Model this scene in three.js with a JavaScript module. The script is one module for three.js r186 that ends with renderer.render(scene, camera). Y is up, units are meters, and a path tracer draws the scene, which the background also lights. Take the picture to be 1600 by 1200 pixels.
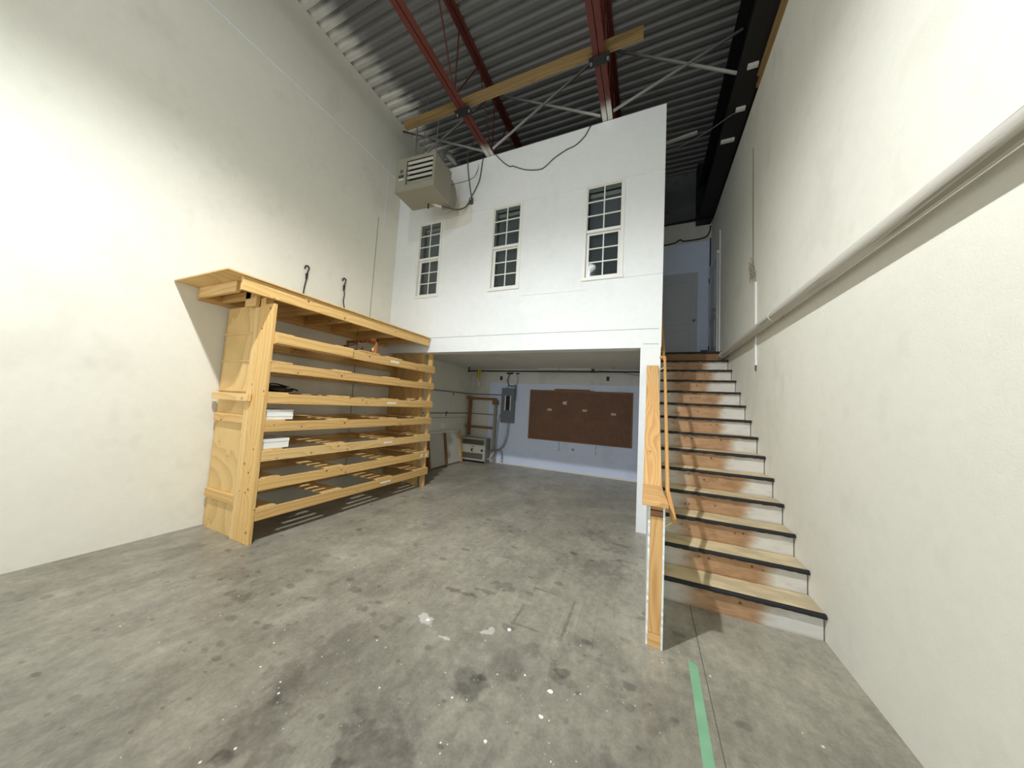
import * as THREE from 'three';
import { RoundedBoxGeometry } from 'three/addons/geometries/RoundedBoxGeometry.js';
import { mergeGeometries, toCreasedNormals } from 'three/addons/utils/BufferGeometryUtils.js';
import { RectAreaLightUniformsLib } from 'three/addons/lights/RectAreaLightUniformsLib.js';

// ---------------------------------------------------------------- camera, light, exposure
const scene = new THREE.Scene();
scene.background = new THREE.Color(0x000000);
const camera = new THREE.PerspectiveCamera(102.05, 4 / 3, 0.05, 60);
camera.position.set(0, 1.6, 0);
camera.up.set(-0.02306668, 0.99600341, 0.08628524);
camera.lookAt(-0.39939459, 1.6 + 0.06994079, -0.91410735);
scene.add(camera);
const renderer = new THREE.WebGLRenderer({ antialias: true });
renderer.toneMapping = THREE.LinearToneMapping;
renderer.toneMappingExposure = 1.36;
renderer.shadowMap.enabled = true;
RectAreaLightUniformsLib.init();
const LAMP = [-1.78, 5.75, -0.25];           // the hall's lamp, from the glint in the window and the cast shadows
const LAMP_BEAM = 60, LAMP_GLOW = 0.9, LAMP_AIM = [0.35, -4.4, -0.15];      // candela: the reflector's wide beam / the weak all-round glow of the bowl
const DAY_FILL = 2.6, DAY_FILL_COLOR = new THREE.Color(0.8, 0.9, 1.0);   // added cool fill from made-up front glazing, unseen far behind the camera
{ const d = new THREE.RectAreaLight(DAY_FILL_COLOR, DAY_FILL, 4.8, 3.1); d.position.set(-1.75, 1.75, 6.9); d.lookAt(-1.75, 1.75, 0); scene.add(d); }
const LAMP_COLOR = new THREE.Color(0.955, 0.98, 1.0);

// ---------------------------------------------------------------- measures (metres)
const XL = -4.79, XR = 1.245, ZP = -4.648, ZB = -7.89, ZF = 7.0;
const DECK = 7.3, PTOP = 6.09, HEAD = 2.51, MEZ = 2.763, CEIL = 2.62;
const RISE = 0.19736, RUN = 0.2554, ZS = -3.142;

// ---------------------------------------------------------------- helpers
let seed = 7;
function rnd() { seed = (seed * 1664525 + 1013904223) >>> 0; return seed / 4294967296; }
function rr(a, b) { return a + (b - a) * rnd(); }
function h2(x, y, s) { let h = (Math.imul(x, 374761393) + Math.imul(y, 668265263) + Math.imul(s, 1274126177)) | 0; h = Math.imul(h ^ (h >>> 13), 1103515245); h ^= h >>> 16; return (h >>> 0) / 4294967296; }
function vn(x, y, px, py, s) {                // periodic value noise 0..1
  const xi = Math.floor(x), yi = Math.floor(y); let fx = x - xi, fy = y - yi;
  fx = fx * fx * (3 - 2 * fx); fy = fy * fy * (3 - 2 * fy);
  const x0 = ((xi % px) + px) % px, x1 = (x0 + 1) % px, y0 = ((yi % py) + py) % py, y1 = (y0 + 1) % py;
  const a = h2(x0, y0, s), b = h2(x1, y0, s), c = h2(x0, y1, s), d = h2(x1, y1, s);
  return a + (b - a) * fx + (c - a) * fy + (a - b - c + d) * fx * fy;
}
function fbm(u, v, fx, fy, oct, s) { let a = 0, w = 0.5, t = 0; for (let i = 0; i < oct; i++) { a += w * vn(u * fx, v * fy, fx, fy, s + i * 17); t += w; w *= 0.55; fx *= 2; fy *= 2; } return a / t; }
const clamp = (x, a = 0, b = 1) => Math.min(b, Math.max(a, x));
const sst = (a, b, x) => { const t = clamp((x - a) / (b - a)); return t * t * (3 - 2 * t); };
const mix = (a, b, t) => a + (b - a) * t;
function dataTex(W, H, fn, color = true) {
  const d = new Uint8Array(W * H * 4);
  for (let j = 0; j < H; j++) for (let i = 0; i < W; i++) { const c = fn((i + 0.5) / W, (j + 0.5) / H); const k = (j * W + i) * 4; d[k] = clamp(c[0], 0, 255); d[k + 1] = clamp(c[1], 0, 255); d[k + 2] = clamp(c[2], 0, 255); d[k + 3] = 255; }
  const t = new THREE.DataTexture(d, W, H); t.wrapS = t.wrapT = THREE.RepeatWrapping; t.magFilter = THREE.LinearFilter; t.minFilter = THREE.LinearMipmapLinearFilter; t.generateMipmaps = true;
  if (color) t.colorSpace = THREE.SRGBColorSpace; t.needsUpdate = true; return t;
}
const names = {};
function numbered(n) { const k = names[n] = (names[n] ?? -1) + 1; return k ? n + '_' + String(k).padStart(3, '0') : n; }
function tag(o, label, category, group) { o.userData.label = label; o.userData.category = category; if (group) o.userData.group = group; return o; }
function thing(name, label, category, p = [0, 0, 0], turn = 0, group) { const o = new THREE.Group(); o.name = numbered(name); o.position.set(...p); o.rotation.y = turn; scene.add(o); return tag(o, label, category, group); }
function struct(name) { const o = new THREE.Group(); o.name = name; o.userData.kind = 'structure'; scene.add(o); return o; }
function part(name, geo, mat, parent, label) { const g = Array.isArray(geo) ? mergeGeometries(geo.map(x => x.index ? x.toNonIndexed() : x)) : geo; const m = new THREE.Mesh(g, mat); m.name = parent === scene ? numbered(name) : name; m.castShadow = m.receiveShadow = true; parent.add(m); if (label) m.userData.label = label; return m; }
// box between two corners; uv in metres with the grain (u) along `axis`
function bx(a, b, { r = 0.002, axis, off, rot, fixed } = {}) {
  const s = [0, 1, 2].map(i => Math.abs(b[i] - a[i])), c = [0, 1, 2].map(i => (a[i] + b[i]) / 2);
  const rad = Math.min(r, Math.min(...s) * 0.45);
  let g = rad > 0.0004 ? new RoundedBoxGeometry(s[0], s[1], s[2], 1, rad) : new THREE.BoxGeometry(...s).toNonIndexed();
  if (g.index) g = g.toNonIndexed();
  const ax = axis ?? s.indexOf(Math.max(...s)); gridUV(g, ax, off ?? (fixed ? [0, 0] : [rnd() * 7, rnd() * 7]), fixed ? c : [0, 0, 0]);
  if (rot) g.applyMatrix4(new THREE.Matrix4().makeRotationFromEuler(new THREE.Euler(...rot)));
  g.translate(...c); return g;
}
function gridUV(g, ax, off = [0, 0], shift = [0, 0, 0]) {
  const p = g.attributes.position, n = g.attributes.normal, uv = g.attributes.uv ?? new THREE.BufferAttribute(new Float32Array(p.count * 2), 2);
  for (let f = 0; f < p.count; f += 3) {
    const nn = [0, 0, 0]; for (let k = 0; k < 3; k++) { nn[0] += Math.abs(n.getX(f + k)); nn[1] += Math.abs(n.getY(f + k)); nn[2] += Math.abs(n.getZ(f + k)); }
    const d = nn.indexOf(Math.max(...nn)); let u, v;
    if (d === ax) { u = (ax + 1) % 3; v = (ax + 2) % 3; } else { u = ax; v = 3 - ax - d; }
    for (let k = 0; k < 3; k++) { const q = [p.getX(f + k) + shift[0], p.getY(f + k) + shift[1], p.getZ(f + k) + shift[2]]; uv.setXY(f + k, q[u] + off[0], q[v] + off[1] + d * 0.37); }
  }
  g.setAttribute('uv', uv); return g;
}
function tube(pts, r, seg = 40, rs = 8, closed = false, tension) { return new THREE.TubeGeometry(new THREE.CatmullRomCurve3(pts.map(p => new THREE.Vector3(...p)), closed, 'catmullrom', tension ?? 0.5), seg, r, rs, closed).toNonIndexed(); }
function rod(a, b, r, rs = 8) { const A = new THREE.Vector3(...a), B = new THREE.Vector3(...b), d = B.clone().sub(A); const g = new THREE.CylinderGeometry(r, r, d.length(), rs).toNonIndexed(); g.applyQuaternion(new THREE.Quaternion().setFromUnitVectors(new THREE.Vector3(0, 1, 0), d.normalize())); g.translate(...A.add(B).multiplyScalar(0.5).toArray()); return g; }
function bar(a, b, w, h, up = [0, 1, 0], opt = {}) {          // box along a->b
  const A = new THREE.Vector3(...a), B = new THREE.Vector3(...b), d = B.clone().sub(A), L = d.length();
  const g = bx([-w / 2, -h / 2, -L / 2], [w / 2, h / 2, L / 2], { axis: 2, ...opt });
  const z = d.normalize(), x = new THREE.Vector3(...up).cross(z).normalize(), y = z.clone().cross(x);
  g.applyMatrix4(new THREE.Matrix4().makeBasis(x, y, z)); g.translate(...A.add(B).multiplyScalar(0.5).toArray()); return g;
}
function cyl(r0, r1, h, p, rs = 20, rot) { const g = new THREE.CylinderGeometry(r0, r1, h, rs).toNonIndexed(); if (rot) g.applyMatrix4(new THREE.Matrix4().makeRotationFromEuler(new THREE.Euler(...rot))); g.translate(...p); return g; }
function poly(pts, depth, holes, bevel) { const s = new THREE.Shape(pts.map(p => new THREE.Vector2(...p))); for (const h of holes ?? []) s.holes.push(new THREE.Path(h.map(p => new THREE.Vector2(...p)))); const g = new THREE.ExtrudeGeometry(s, { depth, bevelEnabled: !!bevel, bevelSize: bevel, bevelThickness: bevel, bevelSegments: 1 }); return g.index ? g.toNonIndexed() : g; }

// ---------------------------------------------------------------- textures and materials
function woodTex(s, light, dark, { rings = 9, cath = 0.5, knots = 5, fib = 10, tile = [2.4, 0.3], W = 1024, H = 256 } = {}) {
  const K = []; for (let i = 0; i < knots; i++) K.push([h2(i, 3, s), h2(i, 4, s), 0.006 + 0.009 * h2(i, 5, s)]);
  return dataTex(W, H, (u, v) => {
    let t = v * rings + cath * 2.4 * (fbm(u, v, 3, 2, 2, s) - 0.5) + 0.5 * (fbm(u, v, 6, 3, 2, s + 5) - 0.5), kd = 0;
    for (const k of K) { let du = Math.abs(u - k[0]), dv = Math.abs(v - k[1]); du = Math.min(du, 1 - du) * tile[0]; dv = Math.min(dv, 1 - dv) * tile[1]; const d = Math.hypot(du * 0.55, dv) / k[2]; t += 1.1 / (0.5 + d * d * 0.35); kd = Math.max(kd, 1 - sst(0.55, 1.25, Math.hypot(du, dv) / k[2])); }
    const f = t - Math.floor(t), ring = Math.pow(f, 2.2) * (1 - sst(0.9, 1, f));
    const fi = (vn(u * 48, v * 220, 48, 220, s + 9) - 0.5), bl = fbm(u, v, 4, 3, 3, s + 20) - 0.5;
    const m = clamp(ring * 0.75 + bl * 0.5 + 0.12), b = fi * fib + bl * 14;
    return [0, 1, 2].map(i => mix(mix(light[i], dark[i], m) + b, [92, 58, 34][i], kd * 0.72));
  });
}
function uvScaled(t, sx, sy) { const c = t.clone(); c.repeat.set(sx, sy); c.needsUpdate = true; return c; }
function std(o) { return new THREE.MeshStandardMaterial({ roughness: 0.7, ...o }); }
const woodMat = (s, l, d, o = {}, m = {}) => { const t = woodTex(s, l, d, o); const tl = o.tile ?? [2.4, 0.3]; t.repeat.set(1 / tl[0], 1 / tl[1]); return std({ map: t, roughness: 0.62, ...m }); };
const PINE = [woodMat(11, [226, 188, 122], [198, 152, 86], { rings: 5, knots: 8 }), woodMat(23, [220, 182, 118], [188, 142, 80], { rings: 6, knots: 10 }), woodMat(37, [230, 196, 136], [202, 160, 98], { rings: 5, cath: 0.9, knots: 7 })];
const pine = () => PINE[Math.floor(rnd() * 3)];
const PLY = woodMat(41, [222, 188, 126], [196, 156, 96], { rings: 3, cath: 2.0, knots: 6, tile: [2.4, 1.2], W: 512, H: 256 });
const FIR = woodMat(53, [222, 180, 120], [186, 134, 76], { rings: 6, cath: 1.7, knots: 2, tile: [1.9, 0.22] });
const OAK = woodMat(61, [210, 162, 98], [172, 120, 64], { rings: 8, cath: 0.4, knots: 0, tile: [2.4, 0.12] });
const BROWNWOOD = woodMat(67, [150, 108, 68], [112, 76, 44], { rings: 8 });
const TRIMWOOD = woodMat(71, [142, 116, 72], [104, 82, 48], { rings: 7 });

function paintTex(s, base, amp, dirt) {
  return dataTex(1024, 1024, (u, v) => {
    const a = fbm(u, v, 4, 4, 5, s) - 0.5, b = fbm(u, v, 60, 60, 2, s + 3) - 0.5;
    let m = a * amp + b * 4; const sm = sst(0.62, 0.75, fbm(u, v, 7, 5, 4, s + 40)) * dirt + sst(0.66, 0.8, fbm(u, v, 20, 14, 3, s + 60)) * dirt * 0.7;
    return [base[0] + m - sm, base[1] + m - sm * 1.02, base[2] + m - sm * 1.1];
  });
}
const rollBump = dataTex(512, 512, (u, v) => { const a = 255 * fbm(u, v, 90, 90, 2, 5); return [a, a, a]; }, false); rollBump.repeat.set(1.4, 1.4);
function paint(s, base, amp = 12, dirt = 8, rep = 0.28) { const t = paintTex(s, base, amp, dirt); t.repeat.set(rep, rep); return std({ map: t, roughness: 0.68, bumpMap: rollBump, bumpScale: 0.0008 }); }
const WHITE_L = paint(101, [228, 226, 213], 9, 5);
const WHITE_P = paint(113, [234, 236, 235], 6, 3);
const WHITE_R = paint(127, [230, 228, 216], 9, 5);
const BLUE_B = paint(131, [217, 226, 247], 9, 6);
const GREY_U = paint(139, [214, 211, 203], 10, 8);
const CEILM = paint(149, [226, 222, 212], 9, 8);
const DARKBLOCK = paint(151, [96, 96, 98], 18, 14);
const white = (c = 0xe4e3dd, r = 0.5) => std({ color: c, roughness: r });
const TRIM = white(0xe9e8e2), GYPS = std({ color: 0xe6e4de, roughness: 0.95 }), TAPEJ = std({ color: 0xe2e3e0, roughness: 0.7 });
const CRACK = std({ color: 0x8f8d86, roughness: 0.9 });
const STEEL = std({ color: 0x9c9c98, roughness: 0.42, metalness: 0.75 }), DARKMETAL = std({ color: 0x2a2724, roughness: 0.55, metalness: 0.3 });
const BLACK = std({ color: 0x0c0c0d, roughness: 0.6 }), RUBBER = std({ color: 0x1a1a1b, roughness: 0.72 });
const CABLE = std({ color: 0x55544f, roughness: 0.6 }), PANELGREY = std({ color: 0x6f757a, roughness: 0.5 });
const BRASS = std({ color: 0xd9c98a, roughness: 0.35, metalness: 0.4 });

// concrete: one map over x -5..1.5 (u), z -8..0 (v)
const FX = -5, FW = 6.5, FZ = -8, FH = 8;
const STAINS = [[-0.46, -3.45, 0.34, 0.22, 26], [-0.91, -1.68, 0.11, 0.08, 34], [-1.12, -1.2, 0.2, 0.13, 30], [-1.05, -1.02, 0.22, 0.1, 30], [-1.41, -2.39, 0.14, 0.03, 48], [-1.25, -2.5, 0.1, 0.025, 40], [-1.13, -2.65, 0.14, 0.06, 36], [-0.66, -2.08, 0.07, 0.05, 30], [-1.64, -1.0, 0.16, 0.12, 26], [-1.82, -1.24, 0.12, 0.1, 24], [-2.9, -1.53, 0.16, 0.05, 30], [-1.6, -3.82, 0.3, 0.12, 22], [-0.35, -1.72, 0.05, 0.03, 36], [-0.12, -1.62, 0.07, 0.04, 30], [-0.42, -1.95, 0.09, 0.04, 30], [-1.35, -3.2, 0.4, 0.1, 14], [-0.5, -2.05, 0.03, 0.05, 30], [-2.2, -2.0, 0.05, 0.03, 40], [-1.95, -1.85, 0.05, 0.03, 36], [-2.4, -1.75, 0.08, 0.03, 28], [-0.2, -4.1, 0.14, 0.04, 36], [-0.3, -3.9, 0.12, 0.05, 34], [-0.15, -3.7, 0.1, 0.03, 34], [-0.62, -4.3, 0.1, 0.05, 22], [0.02, -2.85, 0.025, 0.02, 50], [-0.25, -2.2, 0.1, 0.03, 24], [0.7, -1.9, 0.3, 0.06, 14]];
const SPECK = []; for (let i = 0; i < 340; i++) { const c = h2(i, 1, 77) < 0.6; SPECK.push([c ? -1.9 + 2.2 * h2(i, 2, 77) : -3.4 + 4.4 * h2(i, 2, 77), c ? -0.7 - 1.7 * h2(i, 3, 77) ** 1.3 : -0.6 - 2.6 * h2(i, 3, 77), 0.0018 + 0.0042 * h2(i, 4, 77) ** 3]); }
const DROPS = []; for (let i = 0; i < 520; i++) DROPS.push([-4.4 + 5 * h2(i, 2, 99), -0.6 - 4.4 * h2(i, 3, 99), 0.008 + 0.026 * h2(i, 4, 99) ** 3, 14 + 34 * h2(i, 5, 99)]);
const cell = new Map(); const put = (x, z, r, o) => { for (let a = Math.floor((x - r) * 4); a <= Math.floor((x + r) * 4); a++) for (let b = Math.floor((z - r) * 4); b <= Math.floor((z + r) * 4); b++) { const k = a * 1000 + b; if (!cell.has(k)) cell.set(k, []); cell.get(k).push(o); } };
SPECK.forEach(s => put(s[0], s[1], s[2] + 0.01, ['w', ...s])); DROPS.forEach(s => put(s[0], s[1], s[2] * 2 + 0.01, ['d', ...s])); STAINS.forEach(s => put(s[0], s[1], Math.max(s[2], s[3]) * 1.8, ['s', ...s]));
const SCR = [[-1.47, -2.0, 0.05, 0.03], [-1.42, -1.965, 0.035, 0.03], [-1.24, -1.9, 0.06, 0.012], [-1.5, -2.03, 0.03, 0.015], [-1.0, -2.08, 0.03, 0.02], [-0.98, -2.13, 0.02, 0.03]];
const FLOORMAP = dataTex(2048, 2048, (u, v) => {
  const x = FX + u * FW, z = FZ + v * FH;
  const a = fbm(u, v, 6, 7, 6, 201) - 0.5, b = fbm(u, v, 26, 30, 4, 233) - 0.5, c = vn(u * 700, v * 860, 700, 860, 251) - 0.5, d = vn(u * 300, v * 90, 300, 90, 257) - 0.5;
  const sw = fbm(u + 0.02 * a, v, 60, 24, 3, 271) - 0.5;
  let l = 156 + a * 36 + b * 30 + c * 15 + d * 8 + sw * 22 + (fbm(u, v, 150, 180, 2, 281) - 0.5) * 22, warm = 0, w = 0;
  const near = sst(-2.6, -1.2, z); l -= 26 * near; l -= near * sst(-4, -1.5, x) * 9 * sst(0.42, 0.6, fbm(u, v, 9, 11, 3, 291));  // near floor darkened in colour partly against the lamp's excess brightness, partly as dirt
  l -= 11 * sst(0.6, 0.75, fbm(u, v, 16, 19, 4, 299)); l += 11 * sst(0.62, 0.78, fbm(u, v, 11, 13, 4, 311));
  const wob = (fbm(u, v, 120, 140, 3, 331) - 0.5);
  for (const o of cell.get(Math.floor(x * 4) * 1000 + Math.floor(z * 4)) ?? []) {
    if (o[0] === 'w') w = Math.max(w, 1 - sst(o[3] * 0.8, o[3] * 1.1, Math.hypot(x - o[1], z - o[2]) + wob * o[3]));
    else if (o[0] === 'd') l -= 0.6 * o[4] * (1 - sst(0.7, 1.25, Math.hypot((x - o[1]) / 1.5, z - o[2]) / o[3] + wob * 1.2));
    else l -= 0.62 * o[5] * (1 - sst(0.55, 1.2, Math.hypot((x - o[1]) / o[3], (z - o[2]) / o[4]) + wob * 2.2));
  }
  for (const s of SCR) { const q = Math.hypot((x - s[0]) / s[2], (z - s[1]) / s[3]) + wob * 3; w = Math.max(w, 0.5 * (1 - sst(0.6, 1.1, q))); }
  // worn outline of a cut-out slab, and long scratches
  const px = -0.692, pz = -2.51, qx = Math.abs(x - px), qz = Math.abs(z - pz), ew = 0.008 + 0.012 * Math.max(0, wob + 0.2);
  if (qx < 0.2 && qz < 0.27) { const e = Math.min(Math.abs(qx - 0.18), Math.abs(qz - 0.25)); l -= 26 * (1 - sst(ew * 0.5, ew * 1.6, e)) * sst(0.3, 0.55, fbm(u, v, 34, 40, 2, 351)); }
  for (let i = 0; i < 5; i++) { const sx = -0.42 + i * 0.11; if (z < -2.2 - i * 0.06 && z > -3.2) l -= 12 * (1 - sst(0.002, 0.005, Math.abs(x - sx - 0.02 * Math.sin(z * 3 + i)))) * sst(0.4, 0.6, vn(v * 60, i * 3.1, 60, 20, 361)); }
  const g = [l * 0.99, l * 0.962, l * 0.87]; return [mix(g[0], 236, w), mix(g[1], 235, w), mix(g[2], 228, w)];
});
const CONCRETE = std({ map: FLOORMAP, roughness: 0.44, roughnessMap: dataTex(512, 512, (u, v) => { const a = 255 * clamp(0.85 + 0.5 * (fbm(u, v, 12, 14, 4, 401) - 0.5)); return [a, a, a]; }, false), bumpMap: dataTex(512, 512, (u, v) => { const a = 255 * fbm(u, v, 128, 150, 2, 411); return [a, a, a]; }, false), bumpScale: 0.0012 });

// ---------------------------------------------------------------- the lamp
{
  const LP = LAMP;
  const t = thing('high_bay_lamp', 'round hanging hall lamp with metal shade over a glowing bowl', 'lamp', LP);
  const prof = [[0.07, 0.30], [0.1, 0.27], [0.16, 0.2], [0.24, 0.13], [0.3, 0.105], [0.305, 0.1], [0.298, 0.098], [0.235, 0.12], [0.155, 0.19], [0.09, 0.26], [0.0, 0.27]].map(p => new THREE.Vector2(...p));
  const aim = new THREE.Vector3(...LAMP_AIM).normalize(), tip = new THREE.Matrix4().makeRotationFromQuaternion(new THREE.Quaternion().setFromUnitVectors(new THREE.Vector3(0, -1, 0), aim));
  part('shade', new THREE.LatheGeometry(prof, 40).applyMatrix4(tip), std({ color: 0xd8d8d4, roughness: 0.35, metalness: 0.6, side: THREE.DoubleSide }), t);
  part('ballast_housing', mergeGeometries([cyl(0.075, 0.085, 0.26, [0, 0.43, 0], 24), cyl(0.03, 0.06, 0.06, [0, 0.59, 0], 16)]).applyMatrix4(tip), PANELGREY, t);
  const top = new THREE.Vector3(0, 0.58, 0).applyMatrix4(tip); part('hanger_rod', rod(top.toArray(), [top.x, DECK - LP[1], top.z], 0.008), STEEL, t);
  part('glowing_bowl', new THREE.SphereGeometry(0.1, 32, 20), std({ color: 0xffffff, emissive: LAMP_COLOR, emissiveIntensity: 60, roughness: 0.4 }), t);
  const p = new THREE.PointLight(LAMP_COLOR, LAMP_GLOW, 0, 2); p.position.set(...LP); p.castShadow = true; p.shadow.radius = 3; p.shadow.mapSize.set(1024, 1024); scene.add(p);
  const r = new THREE.SpotLight(LAMP_COLOR, LAMP_BEAM, 0, THREE.MathUtils.degToRad(78), 0.46, 2); r.position.set(...LP).addScaledVector(aim, 0.14); r.target.position.set(...LP).addScaledVector(aim, 5); r.castShadow = true; r.shadow.radius = 3; r.shadow.mapSize.set(2048, 2048); scene.add(r, r.target);
}

// ---------------------------------------------------------------- floor, walls, ceiling
{
  const f = struct('floor');
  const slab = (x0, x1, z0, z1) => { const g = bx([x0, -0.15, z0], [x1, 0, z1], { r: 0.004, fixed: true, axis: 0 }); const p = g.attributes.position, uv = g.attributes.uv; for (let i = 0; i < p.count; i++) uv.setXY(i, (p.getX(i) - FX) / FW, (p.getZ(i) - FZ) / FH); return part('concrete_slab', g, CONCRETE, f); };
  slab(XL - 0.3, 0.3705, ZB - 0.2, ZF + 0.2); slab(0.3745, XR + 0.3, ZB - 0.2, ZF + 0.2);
  part('saw_cut_joint', bx([0.369, -0.15, ZB], [0.376, -0.003, ZF], { r: 0 }), std({ color: 0x66625a, roughness: 1 }), f);
}
function panelWall(g, ax, at, th, u0, u1, rows, mat) {   // plain wall slab, uv in metres
  for (const [y0, y1] of rows) { const a = ax === 0 ? [at, y0, u0] : [u0, y0, at], b = ax === 0 ? [at + th, y1, u1] : [u1, y1, at + th]; part('wall_panel', bx(a, b, { r: 0, fixed: true, axis: ax === 0 ? 2 : 0 }), mat, g); }
}
{
  const w = struct('wall_left');
  panelWall(w, 0, XL - 0.2, 0.2, ZB - 0.2, ZF + 0.2, [[0, 6.1], [6.1, DECK - 0.001]], WHITE_L);
  part('joint_tape', bar([XL + 0.001, 6.1, ZP], [XL + 0.001, 6.1, ZF], 0.008, 0.035), TAPEJ, w);
  part('joint_tape', bar([XL + 0.001, 2.7, -4.15], [XL + 0.001, 5.06, -4.15], 0.006, 0.012, [0, 0, 1]), CRACK, w);
  part('joint_tape', bar([XL + 0.001, 0.3, -3.93], [XL + 0.001, 2.6, -3.93], 0.006, 0.014, [0, 0, 1]), CRACK, w);
  part('joint_tape', bar([XL + 0.001, 4.95, -4.3], [XL + 0.001, 6.08, -4.3], 0.006, 0.03, [0, 0, 1]), TAPEJ, w);
  part('joint_tape', bar([XL + 0.001, 1.2, -7.8], [XL + 0.001, 1.2, -4.4], 0.006, 0.012), CRACK, w);
}
{
  const w = struct('wall_right');
  panelWall(w, 0, XR, 0.25, ZB - 0.2, ZF + 0.2, [[0, 5.93]], WHITE_R);
  part('joint_tape', bar([XR - 0.001, 3.6, -4.86], [XR - 0.001, 5.25, -4.86], 0.006, 0.012, [0, 0, 1]), CRACK, w);
  part('upper_block_wall', bx([XR + 0.1, 5.9, ZB - 0.2], [XR + 0.3, DECK + 0.1, ZF + 0.2], { r: 0, fixed: true, axis: 2 }), DARKBLOCK, w);
  part('top_plate', bx([XR - 0.03, 5.93, -4.66], [XR + 0.13, 5.972, ZF], { r: 0.003 }), TRIMWOOD, w);
  part('top_plate', bx([XR - 0.06, 5.93, -4.5], [XR - 0.031, 5.972, ZF], { r: 0.003 }), TRIMWOOD, w);
  part('top_plate', bx([XR + 0.002, 5.93, ZB], [XR + 0.13, 5.965, -4.67], { r: 0.003 }), TRIMWOOD, w);
  part('corner_trim', bx([XR - 0.018, MEZ, -6.98], [XR, 5.25, -6.9], { r: 0.004 }), TRIM, w);
}
{
  const w = struct('wall_front'), O = [[-4.2, 0.15], [0.7, 0.15], [0.7, 3.35], [-4.2, 3.35]];
  const g = poly([[XL - 0.2, 0], [XR + 0.3, 0], [XR + 0.3, DECK + 0.1], [XL - 0.2, DECK + 0.1]], 0.2, [O]); g.translate(0, 0, ZF); part('wall_panel', g, WHITE_R, w);
  const q = struct('window_4'), fillGlow = std({ color: 0xffffff, emissive: DAY_FILL_COLOR, emissiveIntensity: 0.8, roughness: 0.3 });  // made-up glazing out of view, its glowing panes added to go with the fill
  for (let i = 0; i <= 4; i++) part('mullion', bx([-4.2 + i * 1.2, 0.15, ZF], [-4.1 + i * 1.2, 3.35, ZF + 0.12], { r: 0.004 }), TRIM, q);
  for (const y of [0.15, 1.7, 3.25]) part('transom', bx([-4.2, y, ZF + 0.01], [0.7, y + 0.1, ZF + 0.11], { r: 0.004 }), TRIM, q);
  for (let i = 0; i < 4; i++) for (const y of [0.25, 1.8]) part('pane', bx([-4.1 + i * 1.2, y, ZF + 0.05], [-3.0 + i * 1.2, y + 1.45, ZF + 0.06], { r: 0 }), fillGlow, q);
}
{
  const w = struct('wall_back');
  part('wall_panel', bx([-4.12, 0.05, ZB - 0.2], [0.03, 2.222, ZB], { r: 0, fixed: true, axis: 0 }), BLUE_B, w);
  part('wall_panel', bx([XL, 0.05, ZB - 0.2], [-4.12, 2.222, ZB - 0.002], { r: 0, fixed: true, axis: 0 }), GREY_U, w);
  part('wall_panel', bx([XL, 2.222, ZB - 0.2], [0.03, CEIL + 0.02, ZB - 0.003], { r: 0, fixed: true, axis: 0 }), GREY_U, w);
  part('wall_base', bx([XL, 0, ZB - 0.2], [0.03, 0.05, ZB + 0.012], { r: 0.004 }), white(0xdcdcda, 0.8), w);
  part('wall_panel', bx([XL, MEZ - 0.1, ZB - 0.2], [XR + 0.1, 5.56, ZB], { r: 0, fixed: true, axis: 0 }), BLUE_B, w);
  part('wall_panel', bx([XL, 5.56, ZB - 0.2], [XR + 0.1, 6.06, ZB - 0.006], { r: 0, fixed: true, axis: 0 }), GREY_U, w);
  part('upper_block_wall', bx([XL, 6.06, ZB - 0.2], [XR + 0.3, DECK + 0.1, ZB - 0.03], { r: 0, fixed: true, axis: 0 }), DARKBLOCK, w);
}
const WIN = [[-4.21, -3.665, 3.588, 5.085], [-2.575, -2.02, 3.575, 5.08], [-0.95, -0.38, 3.578, 5.082]];
{
  const w = struct('wall_partition');
  const holes = WIN.map(([a, b, c, d]) => [[a, c], [b, c], [b, d], [a, d]]);
  const g = poly([[XL, HEAD], [-0.1, HEAD], [0.16, HEAD], [0.16, PTOP], [XL, PTOP]], 0.13, holes); g.translate(0, 0, ZP - 0.13); part('wall_panel', g, WHITE_P, w);
  part('column', bx([-0.1, 0, ZP - 0.2], [0.158, HEAD, ZP - 0.001], { r: 0.004, fixed: true, axis: 0 }), WHITE_P, w);
  part('header_soffit', bx([XL, HEAD, ZP - 0.22], [0.03, CEIL, ZP - 0.13], { r: 0, fixed: true, axis: 0 }), WHITE_P, w);
  const jt = (x0, x1, y0, y1, m = TAPEJ, h = 0.016) => part('joint_tape', bar([x0, y0, ZP], [x1, y1, ZP], h, 0.006), m, w);
  jt(-3.66, -2.58, 5.075, 5.075); jt(-2.02, -0.95, 5.075, 5.075, TAPEJ, 0.01); jt(-0.37, 0.155, 5.08, 5.085); jt(XL, -1.6, 2.78, 2.785, CRACK, 0.007); jt(-1.6, 0.13, 2.785, 2.775, CRACK, 0.006); jt(-2.0, -0.9, 3.43, 3.42, TAPEJ, 0.012); jt(-0.38, 0.15, 3.55, 3.56, TAPEJ, 0.012); jt(-0.07, 0.13, 2.565, 2.56, CRACK, 0.006);
  part('corner_bead', bx([0.152, HEAD, ZP - 0.01], [0.164, PTOP, ZP + 0.003], { r: 0.003 }), TRIM, w);
  part('water_stain', [poly([[-3.62, 4.86], [-3.3, 4.84], [-3.02, 4.9], [-3.0, 5.12], [-3.09, 5.34], [-3.3, 5.36], [-3.6, 5.2]], 0.0012).translate(0, 0, ZP)], std({ color: 0xdfdcd2, roughness: 0.8 }), w);
  part('office_side_wall', bx([0.03, MEZ, ZB], [0.16, PTOP, ZP - 0.13], { r: 0, fixed: true, axis: 2 }), WHITE_P, w);
}
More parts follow.
